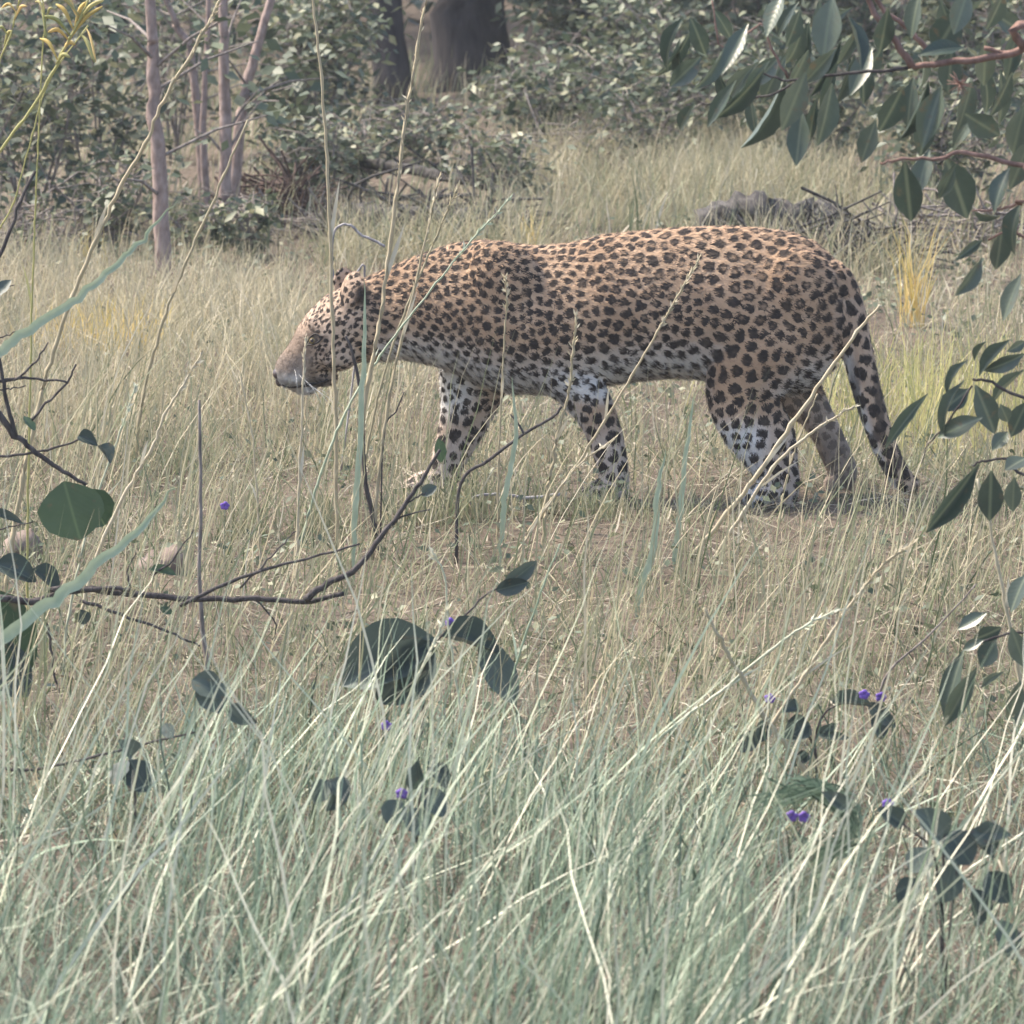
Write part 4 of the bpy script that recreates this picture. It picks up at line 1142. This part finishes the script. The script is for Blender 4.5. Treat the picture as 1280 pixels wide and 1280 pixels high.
tw([(-20, 478), (20, 473), (48, 474), (84, 478)], SD, .0035, .0022)
tw([(40, 525), (62, 500), (84, 478), (95, 455)], SD, .0028, .002)
tw([(-20, 478), (18, 474), (45, 452), (60, 428)], SD, .003, .0015)
tw([(-10, 488), (10, 486), (32, 482)], SD, .002, .0012)
tw([(-20, 362), (5, 360), (18, 356)], SD, .0018, .001); tw([(-20, 425), (5, 420), (20, 414)], SD, .002, .001)
tw([(-15, 340), (0, 318), (22, 262), (44, 214)], SD - .1, .0045, .0028)
tw([(-12, 668), (5, 660), (42, 652)], SD, .0022, .0012)
put_leaf(sh_, 'round', P(80, 602, SD - .02), P(100, 676, SD - .02), 84 * s_, (-.15, -1, .25), 0)
put_leaf(sh_, 'round', P(104, 612, SD + .02), P(136, 660, SD + .04), 46 * s_, (.3, -1, .3), 1)
for (a, b, c, d, w, kk, face) in [(-6, 705, 48, 722, 34, 'blue', None), (40, 712, 76, 740, 24, 'blue', None), (-30, 735, 40, 848, 78, 'round', (.1, -1, .4)), (-20, 800, 36, 872, 60, 'blue', (0, -1, .6)), (98, 545, 122, 556, 18, 'blue', None), (122, 558, 140, 578, 18, 'blue', None),
                            (14, 350, -10, 372, 16, 'blue', None), (30, 520, 44, 538, 14, 'round', None), (-14, 640, 30, 652, 12, 'blue', None), (-8, 1010, 20, 1048, 34, 'blue', None)]:
    put_leaf(sh_, kk, P(a, b, SD), P(c, d, SD - .02), w * s_, face)
# the long branch lying level above the ground, and its twigs
BD = 11.9
tw([(-30, 752), (40, 752), (90, 738), (160, 742), (240, 748), (320, 748), (380, 752), (430, 742)], BD, .0085, .005, sb_ + Vector((.01, 0, .10)), name='branch')
tw([(225, 757), (300, 722), (370, 702), (450, 680)], BD - .03, .0045, .002)
tw([(60, 738), (130, 735), (165, 738)], BD - .01, .006, .004)
tw([(100, 750), (150, 768), (210, 790), (250, 808)], BD - .02, .004, .002)
tw([(300, 735), (330, 705), (352, 682), (370, 664)], BD - .03, .0022, .0012)
tw([(380, 750), (410, 730), (440, 714), (470, 680), (505, 632), (530, 596), (550, 562)], BD - .02, .0075, .003, name='branch')
tw([(472, 676), (495, 650), (538, 637)], BD - .02, .003, .0012)
tw([(505, 632), (520, 622), (532, 616)], BD - .02, .002, .0014)
tw([(165, 740), (160, 715), (170, 690)], BD, .0025, .0012); tw([(190, 720), (215, 700), (242, 662)], BD, .0025, .001)
tw([(55, 762), (62, 800), (70, 850), (76, 870)], BD, .003, .0015)
tw([(320, 750), (345, 780), (340, 800)], BD, .002, .001)
s_ = PS(BD)
put_leaf(sh_, 'round', P(552, 578, BD), P(548, 548, BD - .01), 18 * s_, None, 0)
put_leaf(sh_, 'blue', P(528, 620, BD), P(546, 606, BD), 16 * s_, None, 1)
put_leaf(sh_, 'blue', P(100, 762, BD), P(108, 782, BD), 18 * s_, None, 1)
put_leaf(sh_, 'round', P(185, 712, BD), P(222, 716, BD), 14 * s_, None, 1)
put_leaf(sh_, 'round', P(200, 760, BD), P(216, 766, BD), 12 * s_, None, 0)

# ---- loose twigs round the leopard
def lone_twig(px_pts, d, w0, w1, mat, label, extra=()):
    pts = [P(a, b, d) for a, b in px_pts]
    low = min(pts, key=lambda p: p.z)
    base = Vector((low.x, low.y, float(gz(low.x, low.y))))
    root = empty('dry_twig', base, label, 'twig')
    if low.z > base.z + .01:       # carry the stem down into the soil
        if pts[0] is low: pts = [base + Vector((random.gauss(0, .02), 0, -.01))] + pts
        else: pts = pts + [base + Vector((random.gauss(0, .02), 0, -.01))]
    twig_part(root, pts, w0, w1, M[mat], 'stem', .0006)
    for e in extra:
        twig_part(root, [P(a, b, d) for a, b in e], w1, w1 * .5, M[mat], 'side_twig', .0004)
    return root
lone_twig([(575, 606), (612, 575), (655, 542), (690, 522), (702, 508)], 14.2, .0045, .003, 'dark_twig', 'dark forked twig slanting up to the near foreleg', [[(655, 542), (648, 530), (638, 518)]])
lone_twig([(466, 645), (457, 605), (454, 560), (452, 500), (440, 440), (432, 420)], 14.3, .0065, .003, 'dark_twig', 'upright dark dead twig below the jaw of the leopard')
lone_twig([(481, 308), (466, 300), (450, 293), (440, 283), (428, 281), (417, 292), (415, 330), (420, 350), (440, 349), (456, 349)], 15.6, .004, .0025, 'white_twig', 'bleached bent twig hooked above the ear of the leopard')
lone_twig([(480, 545), (495, 515), (505, 490)], 14.3, .0022, .0014, 'dark_twig', 'short thin dark twig in front of the chest')
lone_twig([(700, 618), (660, 622), (620, 618), (590, 624)], 14.7, .005, .003, 'white_twig', 'pale bleached stick lying between the forelegs')
lone_twig([(-10, 966), (40, 962), (110, 948), (180, 930), (245, 915)], 10.9, .004, .0018, 'dark_twig', 'thin dark twig lying low under the pale grass')
lone_twig([(1105, 850), (1150, 805), (1180, 775), (1220, 730)], 11.6, .0028, .0014, 'grey_twig', 'thin grey twig slanting up beside the hanging leaves')
lone_twig([(250, 740), (251, 640), (250, 560), (249, 500)], 12.6, .005, .003, 'grey_twig', 'straight upright grey-green stalk crossing the level dark branch')

# ---- low plants with broad leaves, and violet flowers
def low_plant(name, base_px, d, stems, leaves, label, kind='blue', mat='dark_twig'):
    b0 = P(base_px[0], base_px[1], d)
    base = Vector((b0.x, d, float(gz(b0.x, d))))
    root = empty(name, base, label, 'plant')
    s2 = PS(d)
    for st in stems:
        twig_part(root, [base + Vector((0, 0, -.01))] + [P(a, b, d) for a, b in st], .003, .0015, M[mat], 'stem', .0008)
    for (a, b, c, e, w, face) in leaves:
        put_leaf(root, kind, P(a, b, d), P(c, e, d - .02), w * s2, face)
    return root
low_plant('broad_leaved_plant', (520, 910), 11.5, [[(535, 830), (545, 802), (580, 770), (612, 740), (650, 722)]],
          [(545, 800, 416, 850, 82, (-.1, -1, .5)), (540, 802, 470, 882, 74, (.1, -1, .3)), (552, 796, 628, 812, 36, None), (600, 800, 646, 880, 44, (.3, -1, .4)), (628, 735, 672, 702, 22, None), (620, 738, 660, 728, 22, None)],
          'plant with big blue-green leaves spread under a dark slanting stem')
low_plant('leafy_plant', (1020, 985), 11.3, [[(1022, 960), (1018, 930), (1030, 892), (1060, 876)], [(1018, 935), (1000, 910), (985, 900)]],
          [(1012, 905, 980, 922, 34, None), (1000, 890, 978, 888, 22, None), (1040, 880, 1092, 880, 18, None), (1085, 878, 1120, 910, 20, None), (1020, 918, 1062, 922, 12, None), (1022, 915, 1048, 905, 12, None), (1095, 890, 1104, 925, 22, None), (1010, 942, 990, 958, 16, None), (945, 915, 925, 940, 24, None), (960, 900, 945, 930, 22, None)],
          'dark leafy plant with violet flowers just above it')
low_plant('shaded_plant', (1180, 1110), 9.55, [[(1180, 1060), (1185, 1030)], [(1200, 1060), (1225, 1040)], [(1170, 1080), (1130, 1030)]],
          [(1180, 1050, 1150, 1010, 40, None), (1185, 1040, 1215, 1080, 46, None), (1210, 1040, 1245, 1070, 44, None), (1225, 1060, 1262, 1040, 36, None), (1160, 1060, 1138, 1090, 36, None), (1190, 1080, 1180, 1130, 42, None), (1130, 1030, 1100, 1010, 26, None), (1235, 1090, 1262, 1130, 38, None), (1150, 1100, 1120, 1130, 30, None), (1060, 1010, 1030, 990, 20, None), (1215, 1110, 1228, 1160, 34, None), (1075, 1150, 1050, 1170, 26, None), (1250, 1150, 1270, 1200, 36, (0, -.4, 1))],
          'low shaded plant of dark broad leaves under the bent straws')
low_plant('broad_leaved_plant', (520, 1050), 10.1, [[(522, 1020), (530, 985)], [(515, 1020), (500, 990)]],
          [(530, 985, 556, 1020, 34, None), (528, 985, 520, 952, 26, None), (500, 1000, 484, 1030, 34, None), (515, 1010, 530, 1045, 36, None), (535, 960, 560, 985, 26, None)],
          'small dark plant half buried in the pale grass, a violet flower beside it')
low_plant('broad_leaved_plant', (170, 1000), 10.5, [[(168, 980), (160, 950)]],
          [(160, 950, 140, 980, 34, None), (162, 950, 186, 990, 40, None), (165, 945, 150, 925, 26, None), (205, 905, 216, 922, 18, None), (240, 850, 280, 868, 36, None), (255, 845, 275, 892, 40, None), (290, 880, 320, 905, 24, None)],
          'small dark plant below the level branch of the shrub')
low_plant('broad_leaved_plant', (420, 1010), 10.2, [[(420, 995), (410, 975)]], [(410, 975, 392, 1005, 26, None), (412, 975, 436, 1000, 30, None), (416, 985, 410, 1015, 24, None)],
          'tiny dark plant with three leaves among pale straws')

def flower(px, py, d, label):
    p = P(px, py, d)
    base = Vector((p.x, p.y, float(gz(p.x, p.y))))
    root = empty('violet_flower', base, label, 'flower', 'violet flowers in the grass')
    twig_part(root, [base + Vector((.01, 0, -.01)), base.lerp(p, .5), p], .0012, .0008, M['long_leaf'], 'stem')
    for k in range(5):
        a = k * 1.257 + random.random() * .4
        dirv = Vector((math.cos(a), -.35, math.sin(a) * .8)).normalized()
        v, f = ellipsoid(p + dirv * .0055, .0055, .0022, .0045, None, 7, 5)
        mesh_obj('petal', v, f, M['purple'], root)
for a, b, d, lab in [(483, 907, 10.9, 'violet flower below the big blue-green leaves'), (502, 992, 10.1, 'violet flower beside the small half buried plant'), (1080, 868, 11.25, 'violet flower above the dark leafy plant, nearer its stem'), (1101, 871, 11.25, 'violet flower above the dark leafy plant, nearer the hanging leaves'),
                     (962, 873, 11.25, 'violet flower behind long crossing straws left of the leafy plant'), (990, 1020, 9.9, 'violet flower under the loose tip of the curled tuft'), (1005, 1021, 9.9, 'violet flower deep inside the bend of the curled tuft'), (1110, 1005, 10.0, 'violet flower near the low shaded plant'), (281, 632, 13.2, 'tiny violet flower beside the upright grey-green stalk'), (563, 778, 11.6, 'tiny violet flower by the dark slanting stem')]:
    flower(a, b, d, lab)

# ---- the single tall stems
def stem(px_pts, d, w, label, tint=.8, mat='sage_grass', head=0.0, name='grass_straw', to_ground=True, blade=0):
    """a straw through the given pixels at depth d, rooted in the soil; head = share of it that carries a seed head"""
    pts = [P(a, b, d) for a, b in px_pts]
    low = pts[-1]
    t = (pts[-1] - pts[-2]); t.normalize()
    g_ = float(gz(low.x, low.y))
    if low.z > g_:
        k = (low.z - g_) / max(.35, -t.z)
        foot = low + Vector((t.x, t.y, 0)) * min(k, 1.2) * .55; foot.z = float(gz(foot.x, foot.y)) - .01
        ctl = low + t * min(k, (low.z - g_) * .9) * .5
        step_ = (pts[-1] - pts[-2]).length
        m_ = max(2, min(12, int((low - foot).length / max(step_, .03))))
        for i in range(1, m_ + 1):
            q = i / m_
            pts.append(low * (1 - q) ** 2 + ctl * 2 * q * (1 - q) + foot * q * q)
    base = pts[-1].copy(); base.z = float(gz(base.x, base.y))
    root = empty(name, base, label, 'grass stem', 'single tall grass stems')
    line = smooth_line(pts[::-1], 6, w * .12)
    n_ = len(line)
    if blade:
        prof = [.5 * w * min(1, .25 + 3 * i / (n_ - 1)) * (1 - (i / (n_ - 1)) ** 5) + .0003 for i in range(n_)]
        vs, fs = [], []
        for i, p in enumerate(line):
            tt = (line[min(i + 1, n_ - 1)] - line[max(0, i - 1)]).normalized()
            sd = tt.cross(Vector((.25, 1, .2))).normalized()
            vs += [p - sd * prof[i], p + Vector((0, w * .18, 0)), p + sd * prof[i]]
        for i in range(n_ - 1):
            a = i * 3
            fs += [(a, a + 1, a + 4, a + 3), (a + 1, a + 2, a + 5, a + 4)]
        o = mesh_obj('blade', vs, fs, M[mat], root)
    else:
        rad = [w * .5 * (1 - .5 * i / (n_ - 1)) * (1.25 if i % 6 == 0 else 1) for i in range(n_)]
        v, f = tube(line, rad, 6)
        o = mesh_obj('stalk', v, f, M[mat], root)
        # one dry sheath leaf peeling off
        i = n_ // 2
        q = line[i]; up = (line[min(i + 3, n_ - 1)] - q)
        e = q + up * 1.6 + Vector((random.gauss(0, .02), random.gauss(0, .02), -.005))
        vs = [q + Vector((-w * .4, 0, 0)), q + Vector((w * .4, 0, 0)), q.lerp(e, .5) + Vector((-w * .3, -w, .006)), q.lerp(e, .5) + Vector((w * .5, -w, .006)), e]
        o2 = mesh_obj('sheath_leaf', vs, [(0, 1, 3, 2), (2, 3, 4)], M[mat], root)
        attr(o2, 'tint', np.full(5, min(1, tint + .1)))
    attr(o, 'tint', np.full(len(o.data.vertices), tint))
    if head > 0:
        i0 = int(n_ * (1 - head))
        c, dr = [], []
        for i in range(i0, n_ - 1):
            for q in range(5):
                u = random.random()
                c.append(line[i].lerp(line[i + 1], u)); dr.append((line[i + 1] - line[i]).normalized())
        c = np.array([tuple(q) for q in c]); dr = np.array([tuple(q) for q in dr]); m_ = len(c)
        dr = dr + rng.normal(0, .35, (m_, 3)); dr /= np.linalg.norm(dr, axis=1, keepdims=True)
        sd = np.cross(dr, rng.normal(0, 1, (m_, 3))); sd /= np.linalg.norm(sd, axis=1, keepdims=True)
        ls = rng.uniform(.010, .022, m_)[:, None]
        V = np.stack([c, c + dr * ls * .5 + sd * ls * .13, c + dr * ls, c + dr * ls * .5 - sd * ls * .13], 1).reshape(-1, 3)
        o3 = mesh_obj('seed_head', V, np.arange(m_ * 4).reshape(-1, 4), M[mat], root, False)
        attr(o3, 'tint', np.repeat(np.clip(tint + rng.normal(.05, .1, m_), 0, 1), 4)); tag(o3, kind='stuff')
    return root
ST = [
 ([(388, -20), (396, 40), (402, 100), (409, 200), (413, 300), (416, 400)], 14.35, .0105, 'tall pale straw rising behind the bleached hook, past the ear', .85, 'dry_grass', .0),
 ([(535, -15), (522, 60), (508, 140), (500, 210), (488, 300), (476, 390), (462, 470)], 14.2, .0125, 'tallest thick pale straw crossing the neck of the leopard', .85, 'dry_grass', .35),
 ([(549, 222), (538, 275), (522, 345), (502, 425)], 14.3, .009, 'straw crossing the neck beside the tallest one', .85, 'dry_grass', .4),
 ([(572, 235), (556, 270), (535, 320), (512, 375)], 14.4, .007, 'slim straw ending against the weathered log', .7, 'dry_grass', .3),
 ([(640, 245), (590, 300), (545, 355), (505, 405), (475, 445)], 14.25, .007, 'slanting straw laid across neck and shoulder', .75, 'sage_grass', .2),
 ([(720, 396), (716, 440), (711, 490), (700, 530), (692, 570)], 14.2, .010, 'short pale straw in front of the elbow of the near foreleg', .8, 'dry_grass', .3),
 ([(632, 345), (633, 380), (630, 430)], 14.3, .0065, 'short thin straw upright in front of the shoulder', .8, 'dry_grass', .2),
 ([(873, 325), (850, 365), (822, 415), (790, 470), (757, 525), (715, 590), (670, 650)], 14.1, .0075, 'long thin straw slanting across the belly of the leopard', .85, 'dry_grass', .25),
 ([(768, 548), (720, 585), (680, 640), (640, 700)], 14.0, .007, 'pale straw slanting in front of the near forefoot', .9, 'dry_grass', .3),
 ([(1100, 382), (1072, 415), (1035, 465), (990, 530), (950, 590), (910, 640), (870, 690)], 14.1, .013, 'thick straw slanting from the tail across the hind leg', .9, 'dry_grass', .0),
 ([(1068, 508), (1030, 530), (1000, 552), (965, 585), (930, 640), (890, 700)], 14.05, .0105, 'pale straw slanting in front of the hock', .92, 'dry_grass', .2),
 ([(925, 585), (895, 610), (865, 640), (840, 665)], 14.3, .006, 'short straw low in front of the shin', .9, 'dry_grass', .0),
 ([(1140, 680), (1105, 705), (1075, 740), (1040, 790), (1005, 845), (970, 900), (940, 950)], 11.3, .0085, 'long straw with a slim seed head over the bare soil', .9, 'dry_grass', .4),
 ([(1050, 762), (1010, 780), (960, 815), (900, 865), (845, 905)], 11.2, .0075, 'straw running along below the long seeding one', .85, 'sage_grass', .2),
 ([(880, 760), (900, 800), (930, 850), (955, 895), (992, 942)], 11.1, .0115, 'thick yellowish straw broken across, leaning left', .8, 'dry_grass', .0),
 ([(966, 1052), (1000, 1085), (1040, 1125), (1075, 1155)], 10.0, .0115, 'thick broken straw leaning left over the shaded plant', .85, 'dry_grass', .0),
 ([(1232, 1002), (1245, 1040), (1255, 1085), (1262, 1120)], 9.9, .0115, 'thick pale broken stalk beside the low shaded plant', .9, 'dry_grass', .0),
 ([(1222, 598), (1236, 650), (1246, 705), (1258, 760), (1272, 835)], 11.0, .0085, 'pale stalk standing in front of the hanging leaves', .95, 'dry_grass', .0),
 ([(282, -15), (262, 25), (238, 70), (205, 125), (180, 180), (150, 235), (118, 305)], 13.5, .0115, 'long straw leaning right in front of the saplings', .8, 'dry_grass', .25),
 ([(310, 150), (280, 220), (250, 290), (225, 345), (205, 400), (190, 450)], 15.9, .0105, 'dry stalk leaning over the foot of the straight sapling', .75, 'dry_grass', .0),
 ([(252, 440), (230, 480), (205, 520), (190, 560), (160, 610)], 13.0, .0085, 'pale straw with a small knot left of the head', .95, 'dry_grass', .2),
 ([(382, 422), (379, 480), (377, 540), (374, 600), (372, 660)], 13.9, .0085, 'upright pale straw standing in front of the muzzle', .95, 'dry_grass', .15),
 ([(170, 480), (150, 540), (125, 610), (105, 680)], 12.5, .006, 'slim straw leaning over the round leaf', .85, 'sage_grass', .2),
 ([(300, 470), (315, 540), (318, 575)], 13.6, .006, 'short pale straw left of the muzzle', .9, 'dry_grass', .0),
 ([(540, 690), (556, 720), (560, 780), (570, 850), (578, 910)], 11.2, .0055, 'upright pale straw in front of the big blue-green leaves', .9, 'sage_grass', .1),
 ([(700, 680), (680, 730), (655, 800), (640, 850)], 11.4, .0055, 'slim green stalk right of the big blue-green leaves', .6, 'sage_grass', .0),
 ([(560, 760), (545, 800), (520, 850), (495, 920), (480, 960)], 11.1, .0075, 'pale straw slanting across the big blue-green leaves', .95, 'sage_grass', .25),
 ([(1000, 545), (1010, 520), (1022, 492)][::-1], 14.4, .006, 'short bent straw beside the lifted hind foot', .8, 'dry_grass', .0),
]
for (pts, d, w, lab, tn, mt, hd_) in ST:
    stem(pts, d, w, lab, tn, mt, hd_)
# broad soft green blades
stem([(222, 250), (185, 292), (140, 335), (90, 378), (38, 412)], 11.6, .020, 'broad pale green blade arching over the straw patch', .64, 'sage_grass', 0, 'broad_grass', blade=1)
stem([(222, 608), (170, 665), (110, 715), (60, 755), (0, 802)], 11.0, .022, 'broad pale green blade above the level dark branch', .64, 'sage_grass', 0, 'broad_grass', blade=1)
stem([(455, 350), (456, 430), (452, 510), (446, 600)], 13.9, .013, 'pale green upright blade in front of the cheek', .64, 'sage_grass', 0, 'broad_grass', blade=1)
stem([(868, 490), (858, 560), (850, 640), (845, 690)], 13.9, .013, 'pale green upright blade between the legs', .64, 'sage_grass', 0, 'broad_grass', blade=1)
stem([(832, 560), (822, 620), (815, 690), (800, 740)], 13.5, .016, 'wide pale green blade in front of the ground between the legs', .64, 'sage_grass', 0, 'broad_grass', blade=1)
stem([(640, 470), (645, 545), (635, 600)], 14.1, .012, 'soft green blade in front of the far foreleg', .64, 'sage_grass', 0, 'broad_grass', blade=1)

# small green weeds close to the soil
n = 11000
y = U_(10.3, 22, n); x = U_(-1, 1, n) * (0.085 * y + .9)
pk = rng.integers(0, 620, n); y = y[pk] + rng.normal(0, .07, n); x = x[pk] + rng.normal(0, .06, n)
V, F = leaf_cloud(np.stack([x, y, gz(x, y) + U_(.01, .09, n)], -1), U_(.012, .032, n), aspect=1.7)
o = mesh_obj('ground_weeds', V, F, M['small_leaf']); attr(o, 'tint', np.repeat(np.clip(rng.normal(.72, .2, n), 0, 1), 4))
tag(o, 'small green weeds scattered low in the dry grass', 'weeds', kind='stuff')

# ---- seeding yellow-green grass, upper left, and the golden tufts; their gold stands in for sunlight
def seeding_grass(px_pts, d, w, label, spikes):
    r_ = stem(px_pts, d, w, label, .6, 'yellow_green', 0, 'seeding_grass')
    r_['group'] = 'yellow-green seeding grasses'
    for (a, b, c, e) in spikes:
        p0, p1 = P(a, b, d), P(c, e, d + random.uniform(-.03, .03))
        ln_ = smooth_line([p0, p0.lerp(p1, .5) + Vector((0, 0, .012)), p1], 4)
        v, f = tube(ln_, [w * .2, w * .22, w * .34, w * .45, w * .5, w * .5, w * .45, w * .35, w * .15][:len(ln_)], 5)
        o = mesh_obj('seed_spike', v, f, M['sunlit_gold' if random.random() < .6 else 'yellow_green'], r_)
        attr(o, 'tint', np.full(len(v), random.uniform(.3, .9)))
    return r_
seeding_grass([(120, -20), (100, 22), (80, 62), (55, 110), (25, 155), (-12, 205)], 12.2, .0085, 'yellow-green seeding grass with many spikes in the corner by the shrubs',
   [(92, 38, 70, 5), (92, 38, 108, 2), (84, 54, 128, 8), (100, 20, 62, -8), (78, 66, 94, 56), (86, 50, 60, 40), (95, 32, 130, 0), (70, 80, 88, 72), (100, 42, 118, 78), (88, 45, 55, 20), (72, 75, 50, 48), (98, 25, 75, -10)])
seeding_grass([(30, -20), (22, 10), (12, 45), (-2, 80)], 12.2, .006, 'second yellow-green seeding grass close by the many-spiked one', [(20, 15, 2, 10), (18, 25, 34, 8), (10, 45, -4, 38), (24, 5, 40, -6), (15, 38, 5, 60)])
seeding_grass([(50, -20), (56, 20), (54, 55)], 12.3, .0055, 'third yellow-green seeding grass, thin and upright', [(56, 20, 44, 2), (56, 30, 66, 10), (52, 12, 58, 50)])
seeding_grass([(110, 32), (62, 100), (40, 170), (18, 250), (0, 285)], 12.4, .0055, 'fourth seeding grass leaning along the first, nearly bare', [(108, 35, 120, 78)])
def golden_tuft(px, py, n_, hgt, spread, label):
    b = G(px, py); b.z = float(gz(b.x, b.y))
    root = empty('golden_tuft', b, label, 'grass tuft')
    x = b.x + rng.normal(0, spread, n_); y = b.y + rng.normal(0, spread, n_)
    rb = ribbons(root3(x, y), U_(.4, 1.0, n_) * hgt, U_(-np.pi, np.pi, n_), np.abs(rng.normal(.08, .1, n_)), rng.normal(.3, .3, n_), U_(.003, .006, n_), 5, wob=.02)
    o = grass_obj('blades', M['sunlit_gold'], [(rb, np.clip(rng.normal(.5, .25, n_), 0, 1))], None, None, root)
    return root
golden_tuft(1140, 420, 46, .40, .022, 'golden yellow dry tuft standing behind the tail')
golden_tuft(664, 325, 22, .19, .012, 'small blades coloured sunlit gold right behind the back')
golden_tuft(110, 335, 24, .16, .03, 'small golden blades left of the saplings')
golden_tuft(130, 450, 150, .20, .10, 'low golden straw in the patch left of the head')
# yellow-green grass behind the tail
b = G(1160, 560)
n = 900
x = b.x + rng.normal(0.05, .22, n); y = b.y + rng.normal(.5, .4, n)
rb = ribbons(root3(x, y), U_(.10, .34, n), U_(-np.pi, np.pi, n), np.abs(rng.normal(.2, .18, n)), rng.normal(.3, .4, n), U_(.002, .005, n), 4, wob=.02)
grass_obj('yellow_grass', M['yellow_green'], [(rb, np.clip(rng.normal(.6, .25, n), 0, 1))], 'yellowish grass behind the hanging tail', 'grass')
# the curled green tuft round the violet flowers
b0 = P(1000, 1075, 9.8); bx_ = float(b0.x); n = 110
base = Vector((bx_, 9.8, float(gz(bx_, 9.8))))
root = empty('curled_tuft', base, 'green grass tuft curled over in a hook round two violet flowers', 'grass tuft')
tubes = []
vs, fs, ts = [], [], []
for i in range(n):
    d = 9.8 + random.gauss(0, .03); j = lambda q: random.gauss(0, q)
    ln_ = smooth_line([base + Vector((j(.02), j(.02), -.01)), P(1022 + j(7), 1085 + j(6), d), P(1058 + j(7), 1050 + j(7), d), P(1062 + j(8), 1015 + j(7), d), P(1035 + j(9), 990 + j(6), d), P(1000 + j(14), 985 + j(8), d), P(960 + j(20), 1004 + j(12), d)][:random.choice((5, 6, 7))], 4)
    o0 = len(vs); w = random.uniform(.0008, .0018)
    for p in ln_: vs += [p + Vector((0, 0, -w)), p + Vector((w * .6, -w * .3, w))]
    for q in range(len(ln_) - 1): fs.append((o0 + q * 2, o0 + q * 2 + 1, o0 + q * 2 + 3, o0 + q * 2 + 2))
    ts += [random.gauss(.35, .15)] * (2 * len(ln_))
o = mesh_obj('blades', vs, fs, M['sage_grass'], root); attr(o, 'tint', np.clip(ts, 0, 1)); tag(o, kind='stuff')

# ------------------------------------------------------------------ thin haze box, added to lift the blacks
m, nt, out = new_mat('added_haze')
pv = nt.nodes.new('ShaderNodeVolumePrincipled'); pv.inputs['Color'].default_value = (.86, .9, .95, 1); pv.inputs['Density'].default_value = 0.0011; pv.inputs['Anisotropy'].default_value = 0.2
nt.links.new(pv.outputs[0], out.inputs['Volume'])
c0, c1 = (-520, -420, -1.2), (520, 920, 11)
v = [(x, y, z) for x in (c0[0], c1[0]) for y in (c0[1], c1[1]) for z in (c0[2], c1[2])]
hz = mesh_obj('haze', v, [(0, 1, 3, 2), (4, 6, 7, 5), (0, 4, 5, 1), (2, 3, 7, 6), (0, 2, 6, 4), (1, 5, 7, 3)], m, None, False)
tag(hz, 'thin pale haze added to lift the dark tones', 'haze', kind='stuff')
